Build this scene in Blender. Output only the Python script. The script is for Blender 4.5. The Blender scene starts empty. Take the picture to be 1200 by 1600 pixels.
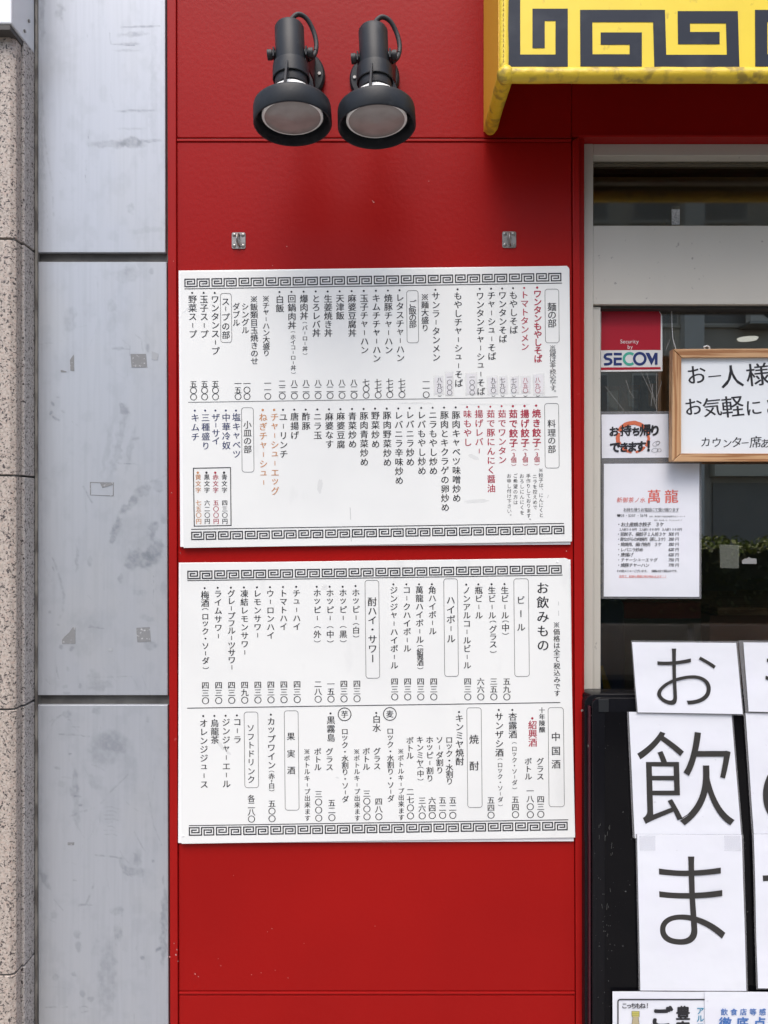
import bpy, bmesh, math, random
from mathutils import Vector, Matrix, noise
R = math.radians
random.seed(7)
S = bpy.context.scene
COL = S.collection

# ------------------------------------------------------------------ camera, sky, sun, exposure
CAMD = 1.73                                   # camera to wall plane (y = 0), metres
cam_d = bpy.data.cameras.new('camera'); cam = bpy.data.objects.new('camera', cam_d); COL.objects.link(cam)
cam.location = (0, -CAMD, 1.5); cam.rotation_euler = (R(90), 0, 0)
cam_d.sensor_width = 36; cam_d.lens = 27; cam_d.clip_start = 0.02; cam_d.clip_end = 300
S.camera = cam
W = bpy.data.worlds.new('World'); S.world = W; W.use_nodes = True
nt = W.node_tree; bg = nt.nodes['Background']
sky = nt.nodes.new('ShaderNodeTexSky'); sky.sky_type = 'NISHITA'; sky.sun_disc = False
SUN_EL, SUN_AZ = 60, 184                      # azimuth, degrees clockwise from +Y
sky.sun_elevation = R(SUN_EL); sky.sun_rotation = R(SUN_AZ); sky.air_density = 1.0; sky.dust_density = 3.2; sky.ozone_density = 1.0
nt.links.new(sky.outputs[0], bg.inputs[0]); bg.inputs[1].default_value = 0.13
sd = bpy.data.lights.new('sun', 'SUN'); sun = bpy.data.objects.new('sun', sd); COL.objects.link(sun)
sd.energy = 0.9; sd.angle = R(38); sd.color = (1, .965, .92)
sdir = Vector((math.sin(R(SUN_AZ))*math.cos(R(SUN_EL)), math.cos(R(SUN_AZ))*math.cos(R(SUN_EL)), math.sin(R(SUN_EL))))
sun.rotation_euler = sdir.to_track_quat('Z', 'Y').to_euler(); sun.location = (0, -5, 12)
S.view_settings.view_transform = 'Standard'; S.view_settings.look = 'None'
S.view_settings.gamma = 1; S.view_settings.use_curve_mapping = False
S.view_settings.exposure = 1.22

# ------------------------------------------------------------------ materials
MATS = {}
def mat(name, col, rough=.6, metal=0., spec=.5, bump=None, var=None, coat=0.):
    """bump=(scale, strength, distance[, stretch]); var=[(scale, lo, hi, colour, detail, (sx,sy,sz)), ...] noise masks"""
    m = bpy.data.materials.new(name); m.use_nodes = True; n = m.node_tree.nodes; l = m.node_tree.links
    b = n['Principled BSDF']; b.inputs['Base Color'].default_value = (*col, 1)
    b.inputs['Roughness'].default_value = rough; b.inputs['Metallic'].default_value = metal
    b.inputs['Specular IOR Level'].default_value = spec; b.inputs['Coat Weight'].default_value = coat
    b.inputs['Coat Roughness'].default_value = .15
    geo = n.new('ShaderNodeNewGeometry'); last = None
    def nz(scale, det, st):
        mp = n.new('ShaderNodeMapping'); mp.inputs['Scale'].default_value = st; l.new(geo.outputs['Position'], mp.inputs[0])
        t = n.new('ShaderNodeTexNoise'); t.inputs['Scale'].default_value = scale; t.inputs['Detail'].default_value = det
        l.new(mp.outputs[0], t.inputs['Vector']); return t
    for v in (var or []):
        scale, lo, hi, c2, det, st = v[:6]
        t = nz(scale, det, st)
        mr = n.new('ShaderNodeMapRange'); mr.inputs['From Min'].default_value = lo; mr.inputs['From Max'].default_value = hi
        l.new(t.outputs['Fac'], mr.inputs['Value'])
        mul = n.new('ShaderNodeMath'); mul.operation = 'MULTIPLY'; mul.inputs[1].default_value = v[6] if len(v) > 6 else 1
        l.new(mr.outputs[0], mul.inputs[0])
        mx = n.new('ShaderNodeMix'); mx.data_type = 'RGBA'; l.new(mul.outputs[0], mx.inputs[0])
        if last is None: mx.inputs[6].default_value = (*col, 1)
        else: l.new(last, mx.inputs[6])
        mx.inputs[7].default_value = (*c2, 1); last = mx.outputs[2]
    if last is not None: l.new(last, b.inputs['Base Color'])
    if bump:
        t = nz(bump[0], 4, bump[3] if len(bump) > 3 else (1, 1, 1))
        bp = n.new('ShaderNodeBump'); bp.inputs['Strength'].default_value = bump[1]; bp.inputs['Distance'].default_value = bump[2]
        l.new(t.outputs['Fac'], bp.inputs['Height']); l.new(bp.outputs[0], b.inputs['Normal'])
    MATS[name] = m; return m
U1 = (1, 1, 1)
RED = mat('red_paint', (.305, .0055, .0045), .36, spec=.15, bump=(95, .22, .002), var=[(2.2, .35, .7, (.265, .0045, .004), 4, U1)])
REDT = mat('red_trim_paint', (.32, .006, .005), .42, spec=.18, bump=(150, .15, .001), var=[(6, .35, .7, (.275, .005, .0045), 4, U1), (45, .73, .76, (.50, .12, .11), 4, U1, .4)])
WHITE = mat('board_white', (.745, .755, .735), .30, var=[(3, .5, .75, (.69, .70, .685), 5, U1), (14, .64, .72, (.61, .62, .61), 5, (1, 1, .45), .35)])
WEDGE = mat('board_edge', (.80, .80, .80), .4)
INK = mat('black_ink', (.018, .018, .022), .45)
GINK = mat('grey_ink', (.10, .10, .105), .5)
REDI = mat('red_ink', (.36, .022, .05), .5)
ORI = mat('orange_ink', (.50, .225, .09), .5)
NAVI = mat('navy_ink', (.035, .045, .12), .5)
PINK = mat('coral_ink', (.62, .12, .09), .6)
BLUI = mat('blue_ink', (.06, .16, .42), .5)
TEALI = mat('teal_blue_ink', (.02, .22, .36), .5)
STEEL = mat('brushed_steel', (.42, .442, .478), .42, .35, .5, bump=(60, .05, .001, (6, 1, .15)),
            var=[(30, .3, .7, (.405, .427, .462), 4, (3, 1, .06)), (3.2, .50, .72, (.45, .455, .45), 4, (1, 1, .6), .6), (300, .70, .74, (.3, .31, .32), 2, U1, .5)])
def add_dirt(m, name='dirt', c2=(.175, .195, .22)):
    n = m.node_tree.nodes; l = m.node_tree.links; b = n['Principled BSDF']; src = b.inputs['Base Color'].links[0].from_socket
    at = n.new('ShaderNodeAttribute'); at.attribute_name = name
    mx = n.new('ShaderNodeMix'); mx.data_type = 'RGBA'; l.new(at.outputs['Fac'], mx.inputs[0]); l.new(src, mx.inputs[6]); mx.inputs[7].default_value = (*c2, 1)
    l.new(mx.outputs[2], b.inputs['Base Color'])
    mr = n.new('ShaderNodeMapRange'); mr.inputs['To Min'].default_value = .40; mr.inputs['To Max'].default_value = .65; l.new(at.outputs['Fac'], mr.inputs['Value']); l.new(mr.outputs[0], b.inputs['Roughness'])
add_dirt(STEEL)
GRIME = mat('joint_grime', (.085, .08, .075), .85, var=[(25, .4, .65, (.13, .125, .115), 5, U1)])
SEALANT = mat('joint_sealant', (.24, .225, .20), .8, var=[(60, .45, .60, (.10, .09, .08), 5, (1, 1, .3))])
def granite(name, base, dark, mid, pink):
    return mat(name, base, .55, bump=(320, .35, .0012), var=[(190, .42, .60, mid, 3, U1), (150, .54, .62, pink, 3, U1, .7), (230, .590, .625, dark, 2, U1), (160, .61, .645, (.05, .04, .04), 3, U1)])
GRA = granite('granite_front', (.47, .41, .355), (.11, .095, .085), (.345, .295, .255), (.44, .345, .29))
GRB = granite('granite_side', (.47, .44, .415), (.14, .125, .115), (.34, .315, .295), (.40, .35, .325))
SILVER = mat('silver_cladding', (.70, .72, .74), .35, .2, var=[(3, .4, .8, (.66, .68, .70), 4, U1)])
YEL = mat('yellow_vinyl', (.80, .60, .035), .40, bump=(60, .12, .002), var=[(5, .5, .75, (.74, .55, .03), 4, U1), (55, .64, .70, (.42, .28, .03), 5, (1, 1, .6), .5)])
def translucent(m, col, f):
    n = m.node_tree.nodes; l = m.node_tree.links; b = n['Principled BSDF']; t = n.new('ShaderNodeBsdfTranslucent'); t.inputs[0].default_value = (*col, 1)
    mx = n.new('ShaderNodeMixShader'); mx.inputs[0].default_value = f; l.new(b.outputs[0], mx.inputs[1]); l.new(t.outputs[0], mx.inputs[2]); l.new(mx.outputs[0], n['Material Output'].inputs[0])
YELTOP = mat('yellow_vinyl_top', (.80, .60, .035), .45, bump=(60, .12, .002)); translucent(YELTOP, (.95, .72, .12), .22)
YELT = mat('yellow_vinyl_piping', (.66, .47, .028), .45, bump=(70, .4, .004, (1, 1, 1)), var=[(34, .50, .60, (.22, .15, .03), 5, (1, 1, 1), .75), (6, .45, .7, (.66, .45, .03), 4, U1)])
YELS = mat('yellow_vinyl_shaded', (.74, .42, .03), .45, bump=(40, .2, .002))  # amber base colour carries the shade on the awning's side
CHAR = mat('charcoal_vinyl', (.022, .028, .042), .5, spec=.2, bump=(60, .1, .002), var=[(12, .55, .8, (.045, .052, .066), 5, U1)])
LAMP = mat('lamp_black_metal', (.015, .0175, .021), .48, spec=.28, bump=(180, .12, .001), var=[(38, .60, .70, (.045, .049, .053), 5, U1, .6), (10, .5, .7, (.022, .025, .029), 4, U1)])
RUB = mat('cable_rubber', (.02, .02, .022), .6)
BULBW = mat('bulb_white', (.85, .85, .83), .25)
LENS = mat('bulb_frosted_lens', (.31, .285, .27), .22, var=[(30, .4, .7, (.26, .235, .225), 3, U1)], bump=(120, .15, .001))
ZINC = mat('worn_zinc', (.30, .285, .265), .35, .8, bump=(200, .2, .001), var=[(90, .5, .65, (.22, .20, .18), 4, U1)])
ZIND = mat('screw_metal', (.30, .29, .27), .35, .8)
ALU = mat('beige_aluminium', (.54, .515, .455), .42, .15, bump=(300, .05, .0006), var=[(4, .4, .7, (.50, .475, .42), 4, (1, 1, .5)), (60, .68, .72, (.18, .17, .16), 4, U1, .6)])
ALUD = mat('frame_gasket', (.03, .028, .026), .6)
BLKP = mat('black_gloss_frame', (.006, .006, .0075), .2, spec=.16, var=[(120, .73, .76, (.12, .12, .12), 3, (1, 1, 1), .6)])
BLKD = mat('black_display_panel', (.004, .004, .005), .12, spec=.14, var=[(150, .71, .74, (.2, .2, .2), 3, U1, .8)])
MAROON = mat('dark_maroon_strip', (.045, .006, .012), .3)
PAPER = mat('white_paper', (.70, .715, .76), .42, bump=(4, .30, .03), var=[(12, .5, .8, (.70, .705, .77), 5, U1), (70, .70, .74, (.5, .5, .55), 3, U1, .5)])
WBOARD = mat('whiteboard_enamel', (.72, .75, .77), .22)
WOOD = mat('pine_wood', (.50, .30, .155), .5, bump=(40, .15, .001, (1, 1, .1)), var=[(45, .44, .56, (.29, .13, .05), 5, (.12, 1, 5)), (9, .62, .72, (.24, .12, .055), 4, (.6, 1, 1.2), .8)])
WOODV = mat('pine_wood_upright', (.50, .30, .155), .5, bump=(40, .15, .001, (1, 1, .1)), var=[(45, .44, .56, (.30, .14, .055), 5, (5, 1, .12)), (9, .62, .72, (.24, .12, .055), 4, (1.2, 1, .6), .8)])
SECR = mat('crimson_print', (.37, .012, .026), .3)
SECW = mat('sticker_white', (.66, .66, .64), .35)
SECN = mat('sticker_navy', (.02, .035, .14), .35)
SECG = mat('sticker_green', (.06, .37, .27), .35)
CREAM = mat('bottle_cream', (.55, .45, .28), .4)
BOTG = mat('bottle_glass_print', (.42, .36, .22), .3)
TAPE = mat('grey_tape_residue', (.205, .21, .215), .8, bump=(300, .5, .001), var=[(160, .60, .66, (.42, .43, .44), 4, U1)])
TAPEW = mat('pale_tape_residue', (.33, .345, .365), .7)
STK = mat('price_label_paper', (.76, .755, .765), .4)
def glassy(name, tint, rough=.0, ior=1.5, add=0.):
    m = bpy.data.materials.new(name); m.use_nodes = True; n = m.node_tree.nodes; l = m.node_tree.links; n.remove(n['Principled BSDF'])
    tr = n.new('ShaderNodeBsdfTransparent'); tr.inputs[0].default_value = (*tint, 1)
    gl = n.new('ShaderNodeBsdfGlossy'); gl.inputs['Roughness'].default_value = rough; gl.inputs['Color'].default_value = (1, .93, .82, 1)
    fr = n.new('ShaderNodeFresnel'); fr.inputs[0].default_value = ior
    ma = n.new('ShaderNodeMath'); ma.operation = 'ADD'; ma.inputs[1].default_value = add; l.new(fr.outputs[0], ma.inputs[0])
    mx = n.new('ShaderNodeMixShader'); l.new(ma.outputs[0], mx.inputs[0]); l.new(tr.outputs[0], mx.inputs[1]); l.new(gl.outputs[0], mx.inputs[2])
    l.new(mx.outputs[0], n['Material Output'].inputs[0]); MATS[name] = m; return m
GLASST = glassy('transom_glass', (.82, .80, .74), .03, 1.5, .07)
GLASS = glassy('window_glass', (.82, .83, .81), 0., 1.5, .20)
def film(name, col, alpha, rough):
    m = mat(name, col, rough); MATS[name] = m; m.node_tree.nodes['Principled BSDF'].inputs['Alpha'].default_value = alpha; return m
LAM = film('laminate_film', (.30, .30, .31), .35, .12)
CLEAR = film('clear_tape_film', (.60, .59, .60), .09, .12)
HAZEP = film('faded_sticker_film', (.30, .32, .27), .16, .5)

# ------------------------------------------------------------------ geometry helpers
def P(px, py, y=0.):
    """photo-measured position -> point on the plane at depth y (wall surveyed from 1.73 m)"""
    k = (CAMD + y)/1200
    return Vector(((px-600)*k, y, 1.5+(800-py)*k))

def tag(o, label=None, cat=None, group=None, kind=None):
    if label: o['label'] = label
    if cat: o['category'] = cat
    if group: o['group'] = group
    if kind: o['kind'] = kind
    return o
def thing(name, loc, label, cat, group=None):
    o = bpy.data.objects.new(name, None); o.empty_display_size = .05; COL.objects.link(o); o.location = loc
    return tag(o, label, cat, group)
def world_loc(o):
    v = Vector(o.location)
    while o.parent: o = o.parent; v += Vector(o.location)
    return v

class MB:
    def __init__(s): s.v = []; s.f = []
    def add(s, vs, fs):
        b = len(s.v); s.v += [Vector(v) for v in vs]; s.f += [[i+b for i in f] for f in fs]; return s
    def box(s, x0, x1, y0, y1, z0, z1):
        vs = [(x, y, z) for x in (x0, x1) for y in (y0, y1) for z in (z0, z1)]
        return s.add(vs, [(0, 1, 3, 2), (4, 6, 7, 5), (0, 4, 5, 1), (2, 3, 7, 6), (0, 2, 6, 4), (1, 5, 7, 3)])
    def prism(s, pts, y0, y1):
        """pts: px outline as seen from the street (clockwise), front face at y0, back at y1 (same real size)"""
        f = [P(x, y, y0) for x, y in pts]; n = len(f)
        b = [Vector((p.x, y1, p.z)) for p in f]
        return s.add(f+b, [list(range(n))[::-1], list(range(n, 2*n))] + [(i, (i+1) % n, n+(i+1) % n, n+i) for i in range(n)])
    def flat(s, pts, y):
        return s.add([P(a, b, y) for a, b in pts], [list(range(len(pts)))[::-1]])
    def ribbon(s, pts, w, y, closed=False):
        """flat mitred band along px points, width w px"""
        n = len(pts); L = []; Rr = []
        for i in range(n):
            p = Vector(pts[i])
            d0 = (p-Vector(pts[i-1])).normalized() if (i > 0 or closed) else None
            d1 = (Vector(pts[(i+1) % n])-p).normalized() if (i < n-1 or closed) else None
            if d0 is None: d0 = d1
            if d1 is None: d1 = d0
            n0 = Vector((-d0.y, d0.x)); n1 = Vector((-d1.y, d1.x)); m = (n0+n1)
            m = m.normalized() if m.length > 1e-6 else n0
            k = w/2/max(.35, m.dot(n0))
            ext = Vector((0, 0))
            L.append(p+m*k+ext); Rr.append(p-m*k+ext)
        vs = [P(q.x, q.y, y) for q in L]+[P(q.x, q.y, y) for q in Rr]
        rng = range(n if closed else n-1)
        return s.add(vs, [(i, (i+1) % n, n+(i+1) % n, n+i) for i in rng])
    def tube(s, pts, r, seg=10, cap=True):
        pts = [Vector(p) for p in pts]; n = len(pts); rs = r if isinstance(r, (list, tuple)) else [r]*n
        b = len(s.v); up = Vector((0.13, .21, .97))
        for i, p in enumerate(pts):
            d = (pts[min(i+1, n-1)]-pts[max(i-1, 0)]).normalized()
            a = d.cross(up)
            if a.length < .1: a = d.cross(Vector((1, 0, 0)))
            a.normalize(); c = d.cross(a)
            for j in range(seg):
                t = 2*math.pi*j/seg; s.v.append(p+(a*math.cos(t)+c*math.sin(t))*rs[i])
        for i in range(n-1):
            for j in range(seg):
                s.f.append([b+i*seg+j, b+i*seg+(j+1) % seg, b+(i+1)*seg+(j+1) % seg, b+(i+1)*seg+j])
        if cap: s.f.append([b+j for j in range(seg)]); s.f.append([b+(n-1)*seg+j for j in range(seg)][::-1])
        return s
    def lathe(s, prof, seg=40, M=None):
        """prof: (r, t) pairs, axis along -Z (t downwards)"""
        b = len(s.v); n = len(prof)
        for (r, t) in prof:
            for j in range(seg):
                a = 2*math.pi*j/seg; v = Vector((r*math.cos(a), r*math.sin(a), -t)); s.v.append(M @ v if M else v)
        for i in range(n-1):
            for j in range(seg): s.f.append([b+i*seg+j, b+i*seg+(j+1) % seg, b+(i+1)*seg+(j+1) % seg, b+(i+1)*seg+j])
        if prof[0][0] > 1e-5: s.f.append([b+j for j in range(seg)])
        if prof[-1][0] > 1e-5: s.f.append([b+(n-1)*seg+j for j in range(seg)][::-1])
        return s
    def glyph(s, ch, cx, cy, em, y, bold=0., rot=0., sx=1., sy=1., shear=0., vert=False):
        g = glyph_mesh(ch, 0.)
        if g is None: return s
        vs, fs, bb = g
        ox, oz, k, q = .5, .38, 1., 0.
        cxb, czb = (bb[0]+bb[1])/2, (bb[2]+bb[3])/2
        if ch == '※': k = .92
        if ch in 'ャュョッァィ3!0123456789！': ox, oz = cxb, czb
        if vert:
            if ch == 'ー': q = math.pi/2; k = .66; ox, oz = cxb, czb
            if ch in '（）()': q = -math.pi/2; ox, oz = cxb, czb; k = .85
            if ch in '。、': ox, oz = cxb-.28, czb-.25
        a = rot+q; ca, sa = math.cos(a), math.sin(a); out = []
        for (x, z) in vs:
            x = (x-ox)*k; z = (z-oz)*k
            x, z = x*ca-z*sa, x*sa+z*ca
            x = x*sx+z*shear; z *= sy
            out.append((cx+x*em, cy-z*em))
        d = bold*em
        offs = [(0, 0)] if d < .02 else ([(-d, 0), (d, 0)] if bold < .016 else [(d*math.cos(math.pi*i/3), d*math.sin(math.pi*i/3)) for i in range(6)]+[(0, 0)])
        for i, (ax_, ay_) in enumerate(offs): s.add([P(a+ax_, b+ay_, y-.00002*i) for a, b in out], fs)
        return s
    def vtext(s, text, x, y0, y1, em, y, bold=0., sx=1., sy=1., lean=.009, rot=.012):
        n = len(text)
        for i, ch in enumerate(text):
            if ch in ' 　': continue
            t = i/(n-1) if n > 1 else 0
            py = y0+(y1-y0)*t; s.glyph(ch, x+(py-y0)*lean, py, em, y, bold, rot, sx, sy, vert=True)
        return s
    def htext(s, text, x0, x1, yy, em, y, bold=0., rot=0., shear=0., slope=0., sx=1., jit=0.):
        n = len(text)
        for i, ch in enumerate(text):
            if ch in ' 　': continue
            t = i/(n-1) if n > 1 else 0
            jx, jy, jr = (random.uniform(-1, 1)*jit for _ in range(3))
            s.glyph(ch, x0+(x1-x0)*t+jx, yy+slope*(x1-x0)*t+jy, em, y, bold, rot+jr*.05, sx, 1, shear)
        return s
    def disc(s, cx, cy, r, y, seg=12):
        return s.flat([(cx+r*math.cos(2*math.pi*i/seg), cy+r*math.sin(2*math.pi*i/seg)) for i in range(seg)], y)
    def build(s, name, m, parent=None, bevel=0., smooth=False, kind=None, label=None, origin=None, seg=2):
        me = bpy.data.meshes.new(name)
        if not s.v: s.add([(0, 0, 0), (0.001, 0, 0), (0, 0, .001)], [(0, 1, 2)])
        xs = [v.x for v in s.v]; ys = [v.y for v in s.v]; zs = [v.z for v in s.v]
        c = origin if origin is not None else Vector(((min(xs)+max(xs))/2, (min(ys)+max(ys))/2, (min(zs)+max(zs))/2))
        me.from_pydata([v-c for v in s.v], [], s.f)
        if bevel or smooth == 'fix':
            bm = bmesh.new(); bm.from_mesh(me); bmesh.ops.recalc_face_normals(bm, faces=bm.faces)
            if bevel: bmesh.ops.bevel(bm, geom=list(bm.edges), offset=bevel, segments=seg, affect='EDGES', profile=.5)
            bm.to_mesh(me); bm.free()
        elif len(s.f) < 4000 and s.f:
            bm = bmesh.new(); bm.from_mesh(me)
            if any(len(e.link_faces) == 2 for e in bm.edges): bmesh.ops.recalc_face_normals(bm, faces=bm.faces)
            bm.to_mesh(me); bm.free()
        me.materials.append(m)
        if smooth:
            me.polygons.foreach_set('use_smooth', [True]*len(me.polygons))
            try: me.set_sharp_from_angle(angle=R(38))
            except Exception: pass
        o = bpy.data.objects.new(name, me); COL.objects.link(o)
        if parent is not None:
            o.parent = parent; o.location = c-world_loc(parent)
        else: o.location = c
        return tag(o, label, None, None, kind)

_G = {}
def glyph_mesh(ch, bold=0.):
    key = (ch, round(bold, 3))
    if key in _G: return _G[key]
    if ch == '※':                                # reference mark: saltire with four dots
        vs, fs = [], []
        for sx_ in (1, -1):
            b0 = len(vs); h = .035
            for a, c in ((-.38, -.38-h*1.4), (.38+h*1.4, .38), (.38, .38+h*1.4), (-.38-h*1.4, -.38)): vs.append((.5+sx_*a, .38+c))
            fs.append([b0, b0+1, b0+2, b0+3] if sx_ > 0 else [b0+3, b0+2, b0+1, b0])
        for dx, dz in ((0, .3), (0, -.3), (.3, 0), (-.3, 0)):
            b0 = len(vs); vs += [(.5+dx+.075*math.cos(i*math.pi/4), .38+dz+.075*math.sin(i*math.pi/4)) for i in range(8)]; fs.append(list(range(b0, b0+8)))
        _G[key] = (vs, fs, (.1, .9, 0., .78)); return _G[key]
    c = bpy.data.curves.new('glyph', 'FONT'); c.body = ch; c.size = 1; c.resolution_u = 3 if bold >= 0 else 14; c.offset = bold
    o = bpy.data.objects.new('glyph', c); COL.objects.link(o)
    dg = bpy.context.evaluated_depsgraph_get(); ev = o.evaluated_get(dg); m = ev.to_mesh()
    vs = [(v.co.x, v.co.y) for v in m.vertices]; fs = [list(p.vertices) for p in m.polygons]
    ev.to_mesh_clear(); bpy.data.objects.remove(o); bpy.data.curves.remove(c)
    if not vs: _G[key] = None; return None
    bb = (min(v[0] for v in vs), max(v[0] for v in vs), min(v[1] for v in vs), max(v[1] for v in vs))
    _G[key] = (vs, fs, bb); return _G[key]
def rrect(x0, y0, x1, y1, r, n=5, lean=0., slope=0.):
    out = []
    for cx, cy, a0 in ((x1-r, y0+r, -90), (x1-r, y1-r, 0), (x0+r, y1-r, 90), (x0+r, y0+r, 180)):
        for i in range(n+1):
            a = R(a0+90*i/n); x, y = cx+r*math.cos(a), cy+r*math.sin(a)
            out.append((x+(y-y0)*lean, y+(x-x0)*slope))
    return out
def dup(o, parent=None, loc=None):
    c = o.copy(); COL.objects.link(c)
    if parent is not None: c.parent = parent
    if loc is not None: c.location = loc
    for ch in [x for x in bpy.data.objects if x.parent == o]: dup(ch, c)
    return c

# ================================================================== GROUND AND STREET
def structure(name, mb, m, **k): return mb.build(name, m, kind='structure', **k)
ASPH = mat('asphalt', (.05, .05, .052), .85, bump=(90, .5, .01), var=[(4, .4, .7, (.065, .064, .062), 5, U1)])
PAV = mat('pavement_tiles', (.30, .285, .265), .75, bump=(60, .3, .004), var=[(3, .4, .7, (.25, .24, .22), 5, U1)])
KERB = mat('kerb_stone', (.36, .35, .33), .7, var=[(20, .4, .7, (.30, .29, .28), 4, U1)])
structure('ground', MB().box(-60, 60, -80, 30, -.6, -.16), ASPH)
structure('road', MB().box(-40, 40, -15.5, -3.2, -.155, -.12), ASPH)
structure('road_marking', MB().box(-40, 40, -12.4, -12.25, -.1198, -.114), mat('road_paint', (.75, .74, .70), .6))
structure('kerb', MB().box(-40, 40, -3.2, -3.02, -.155, 0.004), KERB)
structure('kerb', MB().box(-40, 40, -15.7, -15.5, -.155, 0.004), KERB)
slab_me = None
pv = structure('pavement', MB().box(-12, 12, -3.02, 4.5, -.155, -.012), GRIME)
for iy in range(10):
    for ix in range(26):
        if slab_me is None:
            o = MB().box(-.146, .146, -.146, .146, -.012, .0).build('paving_slab', PAV, pv, bevel=.002, seg=1); slab_me = o.data
        else:
            o = bpy.data.objects.new('paving_slab', slab_me); COL.objects.link(o); o.parent = pv
        o.location = Vector((-3.75+ix*.3, -.16-iy*.3, -.006)) - world_loc(pv)
structure('far_pavement', MB().box(-40, 40, -22, -15.7, -.155, 0), PAV)

# ================================================================== GRANITE PIER, CLADDING, STEEL WALL
gy = -.085; gx = P(27, 0, gy).x; gl = -2.2
gr = thing('granite_wall', (-1.4, 0, 0), 'speckled beige granite pier at the left edge of the shopfront', 'wall')
zs = [P(0, p, gy).z for p in (44, 373, 743, 1109, 1524)]; zs.append(0.0)
gap = .0022; ch = .010
xb = P(54, 0, 0).x
for i in range(5):
    z1 = zs[i]-gap; z0 = zs[i+1]+gap
    # front block: face + chamfered arris
    mb = MB(); xe = gx-.006
    prof = [(gl, gy), (xe-ch, gy), (xe, gy+ch*.8), (xe, gy+.03), (gl, gy+.03)]
    n = len(prof); vs = [(x, y, z) for z in (z0, z1) for x, y in prof]
    mb.add(vs, [list(range(n))[::-1], list(range(n, 2*n))]+[(j, (j+1) % n, n+(j+1) % n, n+j) for j in range(n)])
    mb.build('granite_block', GRA, gr, bevel=.0012, seg=1)
    MB().box(gl, gx, gy+.0325, -.003, z0, z1).build('granite_block', GRB, gr, bevel=.0015, seg=1)
MB().box(gl+.01, gx-.009, gy+.006, .02, .0, zs[0]-.001).build('joint', GRIME, gr)
mb = MB().box(gx+.001, P(59.5, 0, 0).x, -.004, .03, 0, 3.3)
mb.build('sealant_strip', SEALANT, gr)

cl = thing('metal_cladding', (-1.2, -.1, P(0, 38, -.11).z), 'silver folded metal cladding panel above the granite pier', 'cladding')
fx = P(18, 0, -.112).x; z0 = P(0, 37, -.112).z
MB().box(gl, fx, -.112, -.005, z0, 3.3).build('cladding_panel', SILVER, cl, bevel=.003)
MB().box(gl, fx-.004, -.110, -.01, z0-.012, z0-.0005).build('shadow_gap_strip', mat('gap_shade_dark', (.06, .055, .05), .6), cl, bevel=.001)  # dark strip painted as the shadow in the gap below the cladding
for pz in (30, 60):
    pp = P(18, pz, -.09)
    MB().tube([(fx-.001, -.055 if pz == 30 else -.035, z0+.02+(.035 if pz == 60 else 0)), (fx+.003, -.055 if pz == 30 else -.035, z0+.02+(.035 if pz == 60 else 0))], .0035, 8).build('rivet', ZIND, cl)

sw = thing('steel_wall', (P(160, 0).x, 0, 0), 'scuffed pale steel panelled pier between granite and red wall', 'wall')
MB().box(P(55, 0).x, P(266, 0).x, .012, .05, 0, 3.3).build('joint_backing', GRIME, sw)
import numpy as np
def vnoise(x, y, seed):
    xi = np.floor(x).astype(np.int64); yi = np.floor(y).astype(np.int64); fx = x-xi; fy = y-yi
    fx = fx*fx*(3-2*fx); fy = fy*fy*(3-2*fy)
    def h(a, b):
        n_ = (a*374761393+b*668265263+seed*1442695041) & 0x7fffffff; n_ = ((n_ ^ (n_ >> 13))*1274126177) & 0x7fffffff
        return ((n_ ^ (n_ >> 16)) & 0xffff)/65535.
    return (h(xi, yi)*(1-fx)+h(xi+1, yi)*fx)*(1-fy)+(h(xi, yi+1)*(1-fx)+h(xi+1, yi+1)*fx)*fy
def fbm(x, y, seed, o=4):
    r = 0; a = .5; t = 0
    for k in range(o): r = r+a*vnoise(x*2**k+seed*7.3, y*2**k+seed*3.1, seed+k); t += a; a *= .5
    return r/t
def dirt_field(X, Y, spots, lines, seed):
    """amount of grime at photo-measured positions: soft stains, scuffs and scratches of the real panels"""
    D = .10*np.clip((fbm(X/16, Y/22, seed)-.52)*5, 0, 1)+.07*np.clip((fbm(X/3., Y/90, seed+5)-.45)*4, 0, 1)
    wx = (fbm(X/9, Y/9, seed+1, 5)-.5)*14; wy = (fbm(X/9, Y/9, seed+2, 5)-.5)*14
    tex = np.clip((fbm(X/6, Y/6, seed+3, 5)-.28)*2.6, 0, 1)
    for (cx, cy, rx, ry, ang, st) in spots:
        k = min(1., min(rx, ry)/8); dx = X+wx*k-cx; dy = Y+wy*k-cy; c, s_ = math.cos(R(ang)), math.sin(R(ang))
        q = np.sqrt(((dx*c+dy*s_)/rx)**2+((-dx*s_+dy*c)/ry)**2)
        m_ = np.clip((1.15-q)/.55, 0, 1); m_ = m_*m_*(3-2*m_); D = D+(1-D)*m_*min(.85, st*1.3)*(.4+.6*tex)
    brk = np.clip((fbm(X/5, Y/5, seed+8)-.3)*3, 0, 1)
    for (w, st, pts) in lines:
        dm = np.full(X.shape, 1e9)
        for (ax_, ay_), (bx, by) in zip(pts[:-1], pts[1:]):
            vx, vy = bx-ax_, by-ay_; t = np.clip(((X+wx*.12-ax_)*vx+(Y+wy*.12-ay_)*vy)/(vx*vx+vy*vy), 0, 1)
            dm = np.minimum(dm, np.hypot(X+wx*.12-ax_-t*vx, Y+wy*.12-ay_-t*vy))
        m_ = np.clip(1.2-dm/w, 0, 1); D = D+(1-D)*m_*st*brk
    return D
random.seed(21)
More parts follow.
